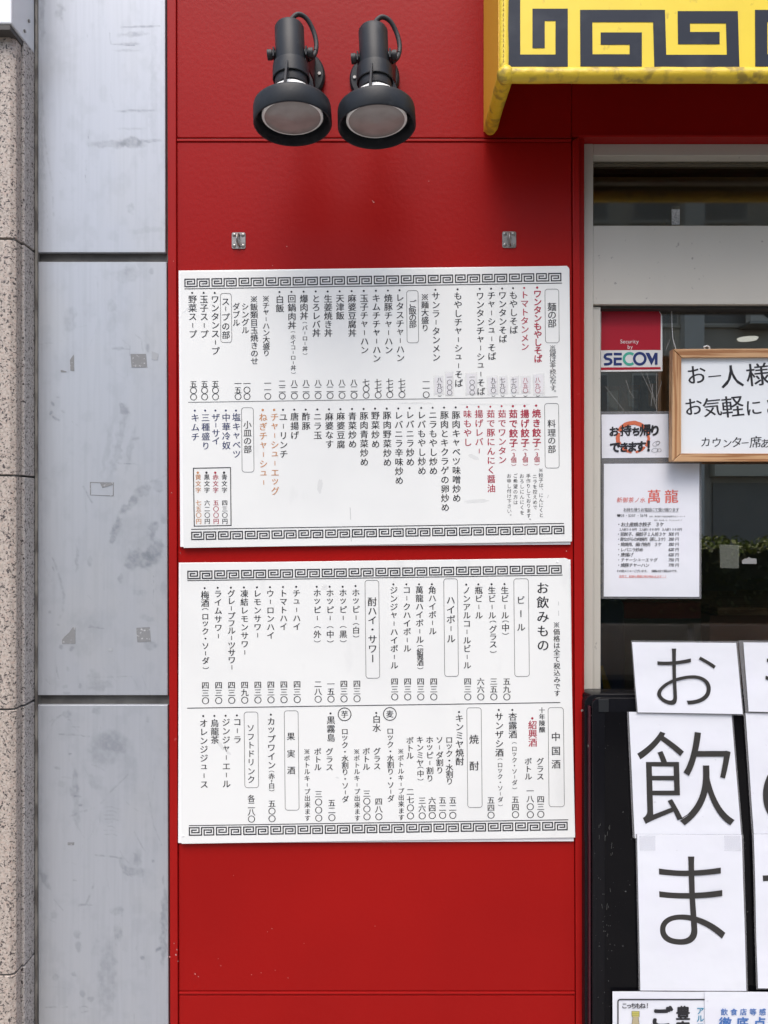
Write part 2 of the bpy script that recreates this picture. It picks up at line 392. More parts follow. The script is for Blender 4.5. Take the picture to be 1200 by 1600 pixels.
def rl(n_, x0, x1, y0, y1, st=.25):
    out = []
    for i in range(n_):
        x, y = random.uniform(x0, x1), random.uniform(y0, y1); L_ = random.uniform(8, 40); a = R(random.choice([80, 95, 100, 60, 120, 10, 170, 45])+random.uniform(-12, 12)); b = a+random.uniform(-.4, .4)
        out.append((random.uniform(.7, 1.3), random.uniform(.4, 1)*st, [(x, y), (x+L_*.5*math.cos(a), y+L_*.5*math.sin(a)), (x+L_*.5*(math.cos(a)+math.cos(b)), y+L_*.5*(math.sin(a)+math.sin(b)))]))
    return out
SP0 = [(205, 223, 24, 8, 0, .55), (170, 226, 40, 7, 0, .28), (235, 220, 20, 3, -3, .35), (212, 173, 34, 2.2, 0, .40), (208, 54, 26, 4, -4, .35), (92, 18, 8, 13, 20, .30), (200, 69, 20, 3, 0, .3), (198, 79, 22, 2, 0, .25), (220, 42, 30, 1.6, -1, .4),
       (205, 326, 6, 9, 0, .22), (205, 201, 24, 2, 0, .2), (66, 30, 5, 45, 0, .35), (63, 250, 6, 150, 0, .22), (230, 360, 30, 6, 0, .15), (240, 130, 6, 120, 0, .12)]
LN0 = [(.8, .6, [(140, 200), (137, 232)]), (.8, .55, [(134, 250), (134, 285)]), (.9, .6, [(172, 52), (173, 69), (210, 71)]), (.9, .6, [(188, 43), (250, 41)]), (.7, .5, [(136, 48), (136, 66)]), (1.6, .3, [(66, 150), (70, 220), (82, 290), (84, 340)]), (1.2, .25, [(64, 200), (72, 300), (75, 370)])]+rl(14, 62, 255, 10, 385, .16)
SP1 = [(226, 872, 22, 17, 0, .62), (243, 862, 13, 22, -10, .5), (206, 874, 14, 16, 0, .5), (182, 824, 7, 18, 18, .55), (176, 843, 5, 5, 0, .45), (202, 790, 8, 22, 42, .5), (240, 828, 7, 17, 10, .5), (189, 904, 4, 10, 14, .4), (222, 766, 12, 12, 30, .4), (245, 758, 8, 10, 0, .35), (255, 812, 6, 10, 0, .3),
       (210, 835, 30, 34, 0, .16), (110, 500, 11, 20, 0, .22), (186, 690, 7, 60, 12, .26), (204, 700, 5, 40, 12, .22), (168, 700, 5, 50, 12, .16), (200, 430, 24, 12, 0, .18), (176, 478, 9, 12, 0, .2), (175, 505, 10, 16, 0, .12), (203, 420, 8, 8, 0, .14), (130, 990, 34, 40, 0, .16), (155, 1072, 20, 9, 0, .28), (145, 1060, 10, 12, 0, .22),
       (83, 632, 4.5, 3, 40, .6), (80, 646, 3, 4, 40, .5), (88, 654, 7, 2.6, 35, .6), (99, 643, 4, 1.8, 40, .4), (91, 621, 2.4, 2, 0, .4), (120, 872, 3, 22, 0, .35), (141, 876, 3.4, 10, 8, .32), (96, 1012, 4, 4, 0, .45), (111, 1014, 5, 4, -20, .35), (78, 956, 3, 2.6, 0, .5), (91, 976, 3, 2, 0, .45), (193, 640, 8, 10, 0, .42), (213, 686, 7, 3, -15, .3), (236, 1007, 14, 9, 0, .38), (232, 966, 14, 6, 15, .3),
       (218, 925, 12, 6, -10, .25), (256, 920, 5, 12, 0, .22), (231, 544, 3, 8, 0, .35), (186, 545, 8, 3, 0, .3), (237, 423, 4, 7, 0, .3), (220, 412, 7, 9, 0, .16), (105, 1046, 2.5, 4, 10, .4), (101, 1073, 5, 3, -15, .3), (104, 1083, 6, 3, 0, .28), (125, 1072, 3, 5, 20, .3), (62, 900, 4, 300, 0, .12)]
LN1 = [(.9, .65, [(184, 724), (196, 724.5), (218, 725.5)]), (1.6, .5, [(130, 760), (138, 775), (146, 790)]), (1.2, .6, [(88, 1040), (89, 1050), (91, 1060)]), (2.2, .42, [(86, 880), (94, 905), (100, 930), (99, 950), (93, 968)]), (1.4, .4, [(175, 545), (190, 544), (203, 546)]), (1.2, .35, [(192, 532), (203, 540), (203, 556)]), (1.2, .3, [(212, 524), (221, 530), (223, 548)]), (.8, .5, [(240, 900), (239, 950)]), (1., .45, [(138, 980), (155, 981)]), (1.2, .3, [(225, 725+32), (262, 742)]), (1., .4, [(140, 1058), (178, 1058), (212, 1056)]), (1., .3, [(112, 658), (122, 665)]), (.9, .35, [(70, 1060), (78, 1068)]), (1.1, .5, [(140, 978), (162, 982)]), (1.2, .5, [(82, 872), (85, 878)]), (1.2, .5, [(82, 886), (85, 893)])]+rl(34, 66, 256, 420, 1080, .22)
SP2 = [(165, 1172, 34, 26, -20, .28), (180, 1160, 30, 18, 10, .22), (150, 1222, 14, 10, 30, .2), (207, 1362, 18, 8, 10, .3), (215, 1340, 7, 16, 5, .3), (192, 1350, 5, 14, -10, .18), (168, 1530, 15, 66, 2, .26), (150, 1480, 8, 14, 0, .14), (117, 1225, 6, 26, 3, .34), (120, 1270, 6, 30, 0, .2), (70, 1375, 6, 20, -30, .32), (256, 1450, 6, 70, 2, .42), (184, 1424, 9, 9, 20, .26), (183, 1458, 8, 12, 0, .3),
       (121, 1244, 6, 2.6, 0, .6), (126, 1258, 4, 2, 0, .45), (247, 1484, 7, 3.4, -30, .6), (223, 1496, 4, 3, -10, .5), (109, 1178, 3, 1.6, 0, .55), (131, 1413, 9, 1.6, 0, .4), (96, 1225, 9, 5, 0, .25), (90, 1200, 5, 3, 0, .35), (104, 1117, 7, 8, 0, .35), (150, 1110, 6, 7, 60, .25), (200, 1200, 20, 40, 0, .12), (85, 1430, 7, 8, 0, .2), (120, 1460, 5, 8, 0, .28), (122, 1480, 4, 10, 0, .28), (115, 1522, 4, 5, -30, .35), (88, 1528, 6, 6, 0, .25), (130, 1552, 4, 7, 0, .3), (142, 1560, 6, 4, 0, .3), (255, 1375, 2.4, 8, 0, .5), (239, 1345, 3, 3, 0, .45), (117, 1376, 3.4, 1.6, 20, .5), (231, 1125, 3, 6, 0, .35), (62, 1350, 5, 200, 0, .14)]
LN2 = [(1.3, .6, [(90, 1147), (115, 1148), (139, 1151)]), (1.3, .6, [(149, 1336), (170, 1338), (190, 1341)]), (1.8, .5, [(110, 1275), (130, 1268), (152, 1261)]), (1.3, .4, [(152, 1261), (172, 1238), (200, 1210)]), (1.2, .35, [(80, 1135), (86, 1124), (104, 1112)]), (1.2, .3, [(78, 1128), (88, 1120), (100, 1116)]), (1.6, .45, [(130, 1428), (134, 1414), (147, 1382)]), (1.1, .4, [(210, 1300), (226, 1330)]), (1., .35, [(84, 1405), (98, 1422)]), (1.3, .4, [(122, 1415), (144, 1414)]), (1.2, .3, [(232, 1240), (240, 1290), (252, 1320)]), (1.6, .45, [(72, 1574), (105, 1573)]), (1.3, .4, [(120, 1576), (132, 1572), (146, 1578), (128, 1582)]), (.9, .35, [(106, 1125), (120, 1126)]), (.9, .3, [(106, 1135), (124, 1136)]), (1.4, .35, [(190, 1345), (192, 1362), (200, 1368), (213, 1362)])]
LN2 += [(.9, .3, [(162+i % 2*2, 1262+i*6), (175, 1261+i*6), (186-i % 3*3, 1264+i*6)]) for i in range(8)]+rl(30, 66, 256, 1110, 1590, .24)
def steel_panel(c4, y0, y1, spots, lines, seed):
    """bevelled sheet whose face is a fine grid that carries the stains"""
    TL, TR, BR, BL = [np.array(c, float) for c in c4]; st = 1.6
    nx = int((TR-TL)[0]/st); ny = int((BL-TL)[1]/st); e = .8
    u = np.linspace(0, 1, nx+1)[None, :, None]; v = np.linspace(0, 1, ny+1)[:, None, None]
    ins = [TL+(e, e), TR+(-e, e), BR+(-e, -e), BL+(e, -e)]
    g = (ins[0]*(1-u)+ins[1]*u)*(1-v)+(ins[3]*(1-u)+ins[2]*u)*v
    X, Y = g[..., 0], g[..., 1]; D = dirt_field(X, Y, spots, lines, seed)
    k = (CAMD+y0)/1200
    pts = np.stack([(X-600)*k, np.full(X.shape, y0), 1.5+(800-Y)*k], -1).reshape(-1, 3).tolist()
    mb = MB(); W_ = nx+1
    mb.v = [Vector(p) for p in pts]
    mb.f = [[j*W_+i, (j+1)*W_+i, (j+1)*W_+i+1, j*W_+i+1] for j in range(ny) for i in range(nx)]
    rim = [i for i in range(W_)]+[W_*j+nx for j in range(1, ny+1)]+[W_*ny+i for i in range(nx-1, -1, -1)]+[W_*j for j in range(ny-1, 0, -1)]
    cx = sum(p[0] for p in c4)/4; cy = sum(p[1] for p in c4)/4; n0 = len(mb.v); nr = len(rim)
    for dy, ex in ((.0012, e), (y1-y0, e)):
        for r_ in rim:
            x, y = X.flat[r_], Y.flat[r_]; i_, j_ = r_ % W_, r_//W_
            x += -ex if i_ == 0 else (ex if i_ == nx else 0); y += -ex if j_ == 0 else (ex if j_ == ny else 0)
            q = P(x, y, y0); mb.v.append(Vector((q.x, y0+dy, q.z)))
    for i in range(nr):
        a, b = i, (i+1) % nr
        mb.f.append([rim[a], rim[b], n0+b, n0+a]); mb.f.append([n0+a, n0+b, n0+nr+b, n0+nr+a])
    o = mb.build('steel_panel', STEEL, sw)
    at = o.data.attributes.new('dirt', 'FLOAT', 'POINT'); dd = np.concatenate([D.reshape(-1), np.full(2*nr, .25)]).astype(np.float32)
    at.data.foreach_set('value', dd); return o
panels = [steel_panel([(59.5, -446), (258, -446), (258.5, 394.5), (59.2, 394.5)], .0, .0105, SP0, LN0, 3),
          steel_panel([(59.5, 409), (260.5, 409), (262, 1086.5), (59, 1086.5)], .0, .0105, SP1, LN1, 5),
          steel_panel([(59, 1101.5), (262, 1101.5), (264, 1840.5), (60.5, 1840.5)], .0, .0105, SP2, LN2, 9)]
def residue(panel, pts, m=TAPE, yy=-.0006, name='tape_residue'):
    MB().prism(pts, yy, .0004).build(name, m, panel)
def zpt(ox, oy, k, pts): return [(ox+a/k, oy+b/k) for a, b in pts]
residue(panels[1], zpt(0, 380, 4, [(462, 695), (464, 800), (440, 797), (437, 730), (448, 712)]))
residue(panels[1], zpt(0, 380, 4, [(815, 692), (912, 692), (920, 777), (822, 777)]))
residue(panels[1], zpt(0, 380, 4, [(378, 793), (390, 793), (415, 801), (415, 806), (380, 806)]))
for q in ([(562, 1492), (712, 1495), (711, 1500), (563, 1497)], [(562, 1497), (567, 1497), (568, 1570), (562, 1572)], [(706, 1500), (711, 1500), (710, 1576), (705, 1576)], [(562, 1572), (710, 1576), (708, 1581), (564, 1575)], [(625, 1500), (700, 1500), (705, 1510), (640, 1530)]):
    residue(panels[1], zpt(0, 380, 4, q))
residue(panels[1], zpt(0, 760, 4, [(455, 880), (471, 880), (471, 984), (388, 984), (388, 958), (402, 940), (430, 915)]))
residue(panels[1], zpt(0, 760, 4, [(852, 884), (936, 879), (942, 970), (858, 974)]))
residue(panels[1], zpt(0, 760, 4, [(676, 1012), (704, 1008), (706, 1030), (680, 1032)]), TAPEW)
residue(panels[1], zpt(0, 380, 4, [(948, 675), (990, 690), (985, 732), (948, 728)]), TAPEW)
residue(panels[2], zpt(0, 1100, 3.2, [(338, 692), (372, 692), (370, 706), (338, 706)]))

def blob(mb, cx, cy, rx, ry, ang=0., y=-.0003, seed=0, n=26, amp=.35):
    pts = []
    for i in range(n):
        a = 2*math.pi*i/n; r = 1+amp*noise.noise(Vector((math.cos(a)*1.3+seed*3.1, math.sin(a)*1.3, seed)))+amp*.6*noise.noise(Vector((math.cos(a)*4+seed, math.sin(a)*4, seed*2)))
        x, z = rx*r*math.cos(a), ry*r*math.sin(a)
        pts.append((cx+x*math.cos(R(ang))-z*math.sin(R(ang)), cy+x*math.sin(R(ang))+z*math.cos(R(ang))))
    mb.flat(pts, y)
# ================================================================== RED WALL
rw = thing('red_wall', (0, 0, 0), 'glossy red painted metal wall panels carrying the two menu boards', 'wall')
RX = 3.0
k0 = CAMD/1200
def Rx(y): return 905+(y-215)*.0065      # right edge of the red pier
MB().box(P(262, 0).x, P(903, 0).x, .012, .09, 0, 3.3).build('wall_backing', REDT, rw)
MB().prism([(265.5+(y+200)*.0022 if False else x, y) for x, y in ((276, -320), (893, -320), (893, 215.2), (276.2, 215.2))], .0, .011).build('wall_panel', RED, rw, bevel=.0018)
MB().prism([(276.2, 222), (893, 222), (898.6, 1548.6), (279.3, 1548.6)], .0, .011).build('wall_panel', RED, rw, bevel=.0018)
MB().prism([(279.3, 1555.5), (898.6, 1555.5), (901, 2520), (281, 2520)], .0, .011).build('wall_panel', RED, rw, bevel=.0018)
MB().prism([(276.2, 216.7), (893, 216.7), (893, 220.6), (276.2, 220.6)], -.0022, .011).build('joint_bead', REDT, rw, bevel=.001)
MB().prism([(279.3, 1550.2), (898.6, 1550.2), (898.6, 1554.2), (279.3, 1554.2)], -.0014, .011).build('joint_bead', REDT, rw, bevel=.001)
MB().prism([(260, -320), (274.3, -320), (275.2, 320), (279.5, 2520), (268.5, 2520)], -.006, .011).build('edge_trim', REDT, rw, bevel=.0016)
MB().prism([(894.6, 219.5), (905, 214.2), (915, 1820), (917, 2520), (903, 2520), (899.9, 1548)], -.003, .011).build('edge_trim', REDT, rw, bevel=.0014)
# lintel over the doorway
z_l = P(0, 214, 0).z
MB().box(P(893.6, 0).x, RX, .0, .045, z_l+.001, 3.3).build('lintel_panel', RED, rw, bevel=.0018)
MB().prism([(894, 209.5), (2600, 209.5), (2600, 212), (894, 212)], -.0015, .001).build('joint_bead', REDT, rw)
MB().box(P(908, 0).x, RX, .046, .09, P(0, 222, .033).z, 3.3).build('lintel_soffit', REDT, rw)
MB().box(P(905, 0).x, P(915, 0).x, .012, .05, .0, z_l).build('jamb_reveal', REDT, rw)
# paint chips
chips = MB(); random.seed(3)
for (cx, cy, r) in ((265, 1495, 1.6), (275, 1492, 2.2), (276.5, 1484, 1.4), (272, 1474, 1.3), (305, 1522, 1.6), (310, 1526, 1.2), (345, 1509, .9), (341, 1498, .8), (418, 1456, .9), (425, 1451, 1), (408, 1520, .9), (393, 1523, 1), (430, 1516, .8), (450, 1528, .8), (885, 861, 1.5), (584, 316, 1.7), (582, 314, 1), (670, 283, .9), (448, 385, 1.2), (426, 415, .8), (365, 1368, .8), (475, 1474, .8), (250+336, 1447, .9), (271, 408, .9), (268, 770, 1.2), (278, 1502, 1)):
    blob(chips, cx, cy, r*.75, r*.55, random.uniform(0, 90), y=-.0063 if cx < 279 else -.0006, seed=int(cx), n=8, amp=.6)
chips.build('paint_chip', mat('paint_chip_pale', (.52, .22, .20), .6), rw)
# rest of the building above and right, so the facade goes on beyond the frame
fw = MB(); fw.box(-6, 8, -.02, 3.6, 3.302, 7.5)
structure('upper_wall', fw, mat('upper_wall_render', (.38, .36, .33), .8, var=[(2, .4, .7, (.33, .31, .29), 4, U1)]))
structure('side_wall', MB().box(-6, gl-.01, -.02, .3, 0, 3.3), MATS['upper_wall_render'])
structure('side_wall', MB().box(RX+.01, 8, -.02, .3, 0, 3.3), MATS['upper_wall_render'])

# ================================================================== DOOR UNIT
DY = .033
dr = thing('shop_door', (P(1300, 0, DY).x, DY, 0), 'beige aluminium framed glass shop door with transom window', 'door')
XR = 2.6
zt = P(0, 224.5, DY).z
MB().box(P(907, 0, DY).x, P(927, 0, DY).x, DY, DY+.07, 0, zt).build('door_jamb', ALU, dr, bevel=.0015)
MB().box(P(927.4, 0, DY).x, XR, DY+.001, DY+.07, P(0, 243, DY).z, zt).build('door_head', ALU, dr, bevel=.0015)
MB().box(P(927.4, 0, DY).x, XR, DY+.003, DY+.06, P(0, 475, DY).z, P(0, 351.5, DY).z).build('transom_panel', ALU, dr, bevel=.0015)
MB().box(P(927.6, 0, DY).x, P(938.5, 0, DY+.012).x, DY+.012, DY+.05, .0, P(0, 477, DY).z).build('door_stile', ALU, dr, bevel=.0012)
MB().box(P(938.8, 0, DY).x, XR, DY+.016, DY+.05, P(0, 482.5, DY+.016).z, P(0, 476, DY).z).build('door_top_rail', ALUD, dr)
MB().box(P(938.8, 0, DY).x, XR, DY+.014, DY+.05, .0, .18).build('door_bottom_rail', ALU, dr, bevel=.002)
MB().box(P(928, 0, DY).x, XR, DY+.03, DY+.035, P(0, 353, DY).z, P(0, 241, DY).z).build('transom_pane', GLASST, dr)
GY = .075
MB().box(P(936, 0, DY).x, XR, GY, GY+.006, .1, P(0, 478, DY).z).build('door_pane', GLASS, dr)
MB().box(P(927.4, 0, DY).x, XR, DY+.045, DY+.065, P(0, 273, DY+.05).z, P(0, 241, DY+.05).z).build('blind_rail', mat('dark_rail', (.02, .019, .018), .35), dr, bevel=.002)
MB().box(P(927.4, 0, DY).x, XR, DY+.036, DY+.044, P(0, 262.4, DY+.05).z, P(0, 260.8, DY+.05).z).build('blind_rail', mat('rail_lip', (.06, .058, .055), .3), dr)

# ================================================================== INTERIOR
INW = mat('interior_wall_brown', (.42, .36, .28), .8, var=[(3, .4, .7, (.30, .25, .19), 4, U1)])
structure('interior_wall', MB().box(.3, 5.2, 3.6, 3.7, 0, 3.2), INW)
structure('interior_wall', MB().box(.30, .36, .1, 3.6, 0, 3.2), INW)
structure('interior_wall', MB().box(5.1, 5.2, .3, 3.6, 0, 3.2), INW)
structure('interior_ceiling', MB().box(.2, 5.2, .092, 3.7, 3.0, 3.1), mat('interior_ceiling_paint', (.60, .54, .42), .8))
structure('interior_floor', MB().box(.2, 5.2, .1, 3.6, .0, .02), mat('interior_floor_vinyl', (.32, .26, .2), .5))
o = MB().box(P(1050, 0, .13).x, P(1062.5, 0, .13).x, .13, .17, P(0, 720, .13).z, P(0, 322, .13).z).build('interior_post', mat('interior_post_grey', (.52, .51, .47), .5))
tag(o, 'slim grey upright post just behind the door glass', 'post')
ct = thing('counter', (2., 1.2, 0), 'shop counter with a light wood top seen through the glass', 'counter')
MB().box(1.20, 4.4, 1.1, 1.6, .02, 1.12).build('counter_front', mat('counter_brown', (.40, .15, .09), .5), ct, bevel=.004)
MB().box(.85*1.42, 4.4, 1.05, 1.65, 1.125, 1.155).build('counter_top', WOOD, ct, bevel=.004)
MB().box(.45, 1.19, 1.15, 1.6, .02, 1.10).build('side_cabinet', mat('cabinet_dark', (.20, .19, .17), .5), ct, bevel=.004)
MB().box(.45, 1.19, 1.15, 1.6, 1.10, 1.16).build('cabinet_top', mat('cabinet_red', (.45, .09, .07), .5), ct, bevel=.004)
# things standing just inside the glass
PACK = mat('packet_brown', (.45, .26, .12), .35, bump=(25, .8, .02)); FOIL = mat('packet_foil', (.42, .40, .34), .2, .4, bump=(30, 1., .02))
sh = thing('glass_shelf', (P(990, 0, .16).x, .16, P(0, 648, .16).z), 'narrow dark shelf inside the door glass holding packets', 'shelf')
MB().box(P(936, 0, .16).x, P(1048, 0, .16).x, .12, .24, P(0, 652, .16).z, P(0, 647, .16).z).build('shelf_board', ALUD, sh, bevel=.001)
def packet(x0, x1, yt, label, m1, m2):
    t = thing('packet', P((x0+x1)/2, 647, .17), label, 'packet', 'packets on the shelf inside the door')
    a, b = P(x0, yt, .15), P(x1, 647, .15)
    mb = MB(); n = 9
    for i in range(n):
        for j in range(7):
            u, v = i/(n-1), j/6
            bulge = .022*math.sin(math.pi*u)**.6*math.sin(math.pi*min(1, v*1.1+.02))**.6
            mb.v.append(Vector((a.x+(b.x-a.x)*u, .17-bulge, b.z+.001+(a.z-b.z)*v)))
    fr = [(i*7+j, (i+1)*7+j, (i+1)*7+j+1, i*7+j+1) for i in range(n-1) for j in range(6)]
    mb.f += [list(f) for f in fr]
    nb = len(mb.v); mb.v += [Vector((v.x, .185, v.z)) for v in mb.v[:nb]]; mb.f += [[q+nb for q in f[::-1]] for f in fr]
    rim = [j for j in range(7)]+[i*7+6 for i in range(1, n)]+[(n-1)*7+j for j in range(5, -1, -1)]+[i*7 for i in range(n-2, 0, -1)]
    mb.f += [[rim[i], rim[(i+1) % len(rim)], rim[(i+1) % len(rim)]+nb, rim[i]+nb] for i in range(len(rim))]
    mb.build('wrapper', m1, t, smooth='fix')
    w = (x1-x0)
    MB().prism([(x0+w*.22, yt+10), (x1-w*.2, yt+8), (x1-w*.22, 641), (x0+w*.28, 634)], .143, .147).build('packet_label', m2, t, bevel=.0008)
packet(941.5, 972, 602, 'brown packet with a pale label nearest the door stile', PACK, mat('packet_label_pale', (.6, .56, .48), .5))
packet(974, 1004, 600, 'shiny brown middle packet behind the door glass', PACK, FOIL)
packet(1007, 1032, 590, 'tall foil packet farthest right on the inside shelf', FOIL, PACK)
# pots on the low cabinet
def pot(x, y, z, r, h, m, label, cat='pot'):
    o = MB().lathe([(r*.8, -0.0), (r, -h*.25), (r*1.02, -h*.7), (r*.7, -h*.93), (r*.3, -h)], 20, Matrix.Translation((x, y, z))).build('pot', m, smooth='fix'); tag(o, label, cat)
PALE = mat('pot_pale', (.62, .60, .52), .5)
pot(.60, .95+.25, 1.165, .075, .13, PALE, 'pale round pot left on the low cabinet inside')
pot(.86, 1.25, 1.165, .10, .07, PALE, 'low wide pale bowl on the cabinet inside', 'bowl')
bj = thing('water_jug', (.62, .62, .02), 'blue and white water jug inside behind the glass', 'jug')
MB().lathe([(.07, 0), (.075, -.2), (.07, -.36), (.03, -.42)], 20, Matrix.Translation((.66, .62, .86))).build('jug_body', mat('jug_blue', (.08, .14, .26), .4), bj, smooth='fix')
MB().lathe([(.035, 0), (.03, -.05)], 14, Matrix.Translation((.66, .62, 1.285))).build('jug_cap', PALE, bj, smooth='fix')
MB().box(.45, 1.3, .45, .9, .02, .855).build('jug_stand', ALUD, bj, bevel=.003)
o = MB().add([P(938, 1040, .09), P(942, 1040, .09), P(958, 1086, .09), P(945, 1092, .09)]+[P(938, 1040, .10), P(942, 1040, .10), P(958, 1086, .10), P(945, 1092, .10)], [(0, 1, 2, 3), (7, 6, 5, 4), (0, 4, 5, 1), (1, 5, 6, 2), (2, 6, 7, 3), (3, 7, 4, 0)]).build('warning_strip', mat('warning_yellow', (.42, .30, .02), .5))
tag(o, 'slanted yellow strip low behind the door glass', 'strip')
GLOW = mat('oval_glow', (.8, .8, .78), .4); GLOW.node_tree.nodes['Principled BSDF'].inputs['Emission Color'].default_value = (1, .98, .93, 1); GLOW.node_tree.nodes['Principled BSDF'].inputs['Emission Strength'].default_value = .5
il = thing('glowing_oval', (1.15, .9, 2.2), 'glowing white oval and dark dome added in place of a reflection in the glass', 'glowing disc')  # added glowing disc and dome, standing in for a bright reflection in the glass
MB().lathe([(.02, -.16), (.10, -.13), (.26, -.06), (.42, -.0), (.42, .004), (.25, -.05)], 36, Matrix.Translation((1.62, 1.2, 1.98))).build('dark_dome', mat('dome_grey', (.10, .11, .11), .35), il, smooth='fix')
MB().lathe([(.034, 0), (.031, .006), (.0, .009)], 24, Matrix.Translation((1.255, .92, 2.10))).build('oval_disc', GLOW, il, smooth='fix')
MB().tube([(1.62, 1.2, 2.14), (1.62, 1.2, 3.0)], .008, 8).build('dome_rod', ALUD, il)

# ================================================================== STREET OPPOSITE (seen only as reflections)
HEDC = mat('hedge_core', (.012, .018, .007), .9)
HL = mat('hedge_leaf_lit', (.15, .20, .025), .5, var=[(3, .4, .7, (.19, .21, .03), 3, U1)])
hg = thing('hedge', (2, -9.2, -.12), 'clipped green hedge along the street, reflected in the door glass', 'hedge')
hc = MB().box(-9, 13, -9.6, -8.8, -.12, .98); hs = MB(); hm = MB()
random.seed(5)
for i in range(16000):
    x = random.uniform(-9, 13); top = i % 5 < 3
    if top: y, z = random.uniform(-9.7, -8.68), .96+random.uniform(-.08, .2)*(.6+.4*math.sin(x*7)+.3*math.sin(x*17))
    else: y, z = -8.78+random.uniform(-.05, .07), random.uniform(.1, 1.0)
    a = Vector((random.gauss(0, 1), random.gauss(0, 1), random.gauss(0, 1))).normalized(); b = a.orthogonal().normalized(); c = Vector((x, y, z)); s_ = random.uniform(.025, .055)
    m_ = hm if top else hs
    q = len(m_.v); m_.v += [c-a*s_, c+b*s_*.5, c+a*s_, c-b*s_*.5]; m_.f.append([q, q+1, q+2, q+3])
hc.build('branches', HEDC, hg); hs.build('side_leaves_shaded', mat('hedge_leaf_shaded', (.035, .05, .012), .55), hg, kind='stuff'); hm.build('top_leaves_lit', HL, hg, kind='stuff')  # shade painted into the darker side leaves, light into the paler top leaves
fb = thing('far_building', (6, -22, 0), 'plain tiled office building across the street, reflected in the glass', 'building')
FT = mat('far_tile', (.46, .42, .35), .6, var=[(.6, .4, .7, (.38, .34, .28), 4, U1)])
def facade(parent, x0, x1, y, H, wallm, glassm, nx, floors, fh=3.2, base=3.6):
    MB().box(x0, x1, y-6, y, -.0, H).build('wall', wallm, parent)
    MB().box(x0, x1, y, y+.12, H, H+.35).build('parapet', wallm, parent)
    wm = None; w = (x1-x0)/nx
    for f in range(floors):
        for i in range(nx):
            cx = x0+w*(i+.5); cz = base+f*fh+1.35
            if wm is None:
                a = MB().box(-w*.33, w*.33, -.02, .05, -.85, .85).build('window', ALU, parent); b = MB().box(-w*.31, w*.31, .0505, .06, -.79, .79).build('pane', glassm, a); wm = (a.data, b.data, a.location.copy(), b.location.copy())
            else:
                a = bpy.data.objects.new('window', wm[0]); COL.objects.link(a); a.parent = parent
                b = bpy.data.objects.new('pane', wm[1]); COL.objects.link(b); b.parent = a; b.location = wm[3]
            a.location = Vector((cx, y+.015, cz))-world_loc(parent)
            MB().box(cx-w*.36, cx+w*.36, y, y+.10, cz-.93, cz-.86).build('sill', wallm, parent)
PG = mat('far_window_glass', (.20, .19, .17), .35)
facade(fb, 3, 16, -22, 15, FT, PG, 6, 4)
MB().box(9.2, 9.8, -21.99, -21.6, 0, 15).build('column', mat('far_column', (.55, .54, .50), .6), fb)
for (x0, x1, z0, z1, m_) in ((3.6, 6.4, .2, 2.7, PG), (6.8, 8.9, .2, 2.7, PG), (10.2, 12.6, .2, 2.4, PG), (13, 15.6, .2, 2.7, PG)):
    MB().box(x0, x1, -21.98, -21.93, z0, z1).build('shop_window', m_, fb)
MB().box(10.1, 12.7, -21.98, -21.55, 2.6, 3.3).build('fascia', mat('far_sign_cream', (.55, .52, .42), .6), fb)
MB().box(12.8, 15.8, -21.98, -21.7, 2.8, 3.3).build('fascia', mat('far_sign_red', (.40, .03, .03), .6), fb)
ac = thing('air_conditioner', (11.3, -21.4, 7.4), 'outdoor air conditioning unit on the far facade', 'air conditioner')
MB().box(11.05, 12.0, -21.6, -21.25, 7.25, 7.95).build('casing', mat('ac_beige', (.60, .58, .52), .5), ac, bevel=.02)
MB().lathe([(.27, 0), (.27, .02)], 30, Matrix.Translation((11.65, -21.245, 7.6)) @ Matrix.Rotation(R(90), 4, 'X')).build('fan_grille', mat('ac_dark', (.04, .04, .04), .5), ac)
MB().box(11.0, 12.05, -21.99, -21.2, 7.17, 7.24).build('bracket', ZIND, ac)
fb2 = thing('far_building', (-5, -22, 0), 'grey far building standing left of the tiled one across the street', 'building')
facade(fb2, -7.2, 2.6, -22.5, 11, mat('far_grey', (.40, .40, .39), .7), PG, 5, 2)
fb3 = thing('far_building', (25, -22, 0), 'brown brick block right of the tiled building across the street', 'building')
facade(fb3, 16.5, 34, -22, 20, mat('far_brown', (.26, .19, .15), .7), PG, 7, 5)

# ================================================================== AWNING
AY = -.23
aw = thing('awning', (P(790, 116, AY).x, AY, P(0, 116, AY).z), 'yellow vinyl awning with charcoal key pattern over the door', 'awning')
ax = P(790.5, 0, AY).x; az = P(0, 116, AY).z; AXR = 3.2; tr = .0155
MB().box(ax, AXR, AY-.002, AY+.002, az, 2.95).build('front_panel', YEL, aw)
mb = MB(); mb.add([(ax-.004, AY, az), (ax-.004, -.003, az), (ax-.004, -.003, 3.12), (ax-.004, AY, 2.95), (ax-.008-.006, AY+.004, az), (ax-.014, -.003, az), (ax-.014, -.003, 3.12), (ax-.014, AY+.004, 2.95)],
                  [(0, 1, 2, 3), (7, 6, 5, 4), (0, 4, 5, 1), (3, 2, 6, 7), (0, 3, 7, 4), (1, 5, 6, 2)])
mb.build('side_panel', YELS, aw)
mb = MB(); mb.add([(ax, AY-.002, 2.951), (AXR, AY-.002, 2.951), (AXR, -.003, 3.13), (ax, -.003, 3.13)], [(0, 1, 2, 3)])
mb.build('top_panel', YELTOP, aw)
n = 60; pts = []; rs = []
random.seed(11)
for i in range(n):
    t = i/(n-1); pts.append((ax+.004+(AXR-ax)*t, AY+.004, az)); rs.append(tr*.93*(1+.02*math.sin(i*2.3)))
MB().tube(pts, rs, 20).build('bottom_piping', YELT, aw, smooth=True)
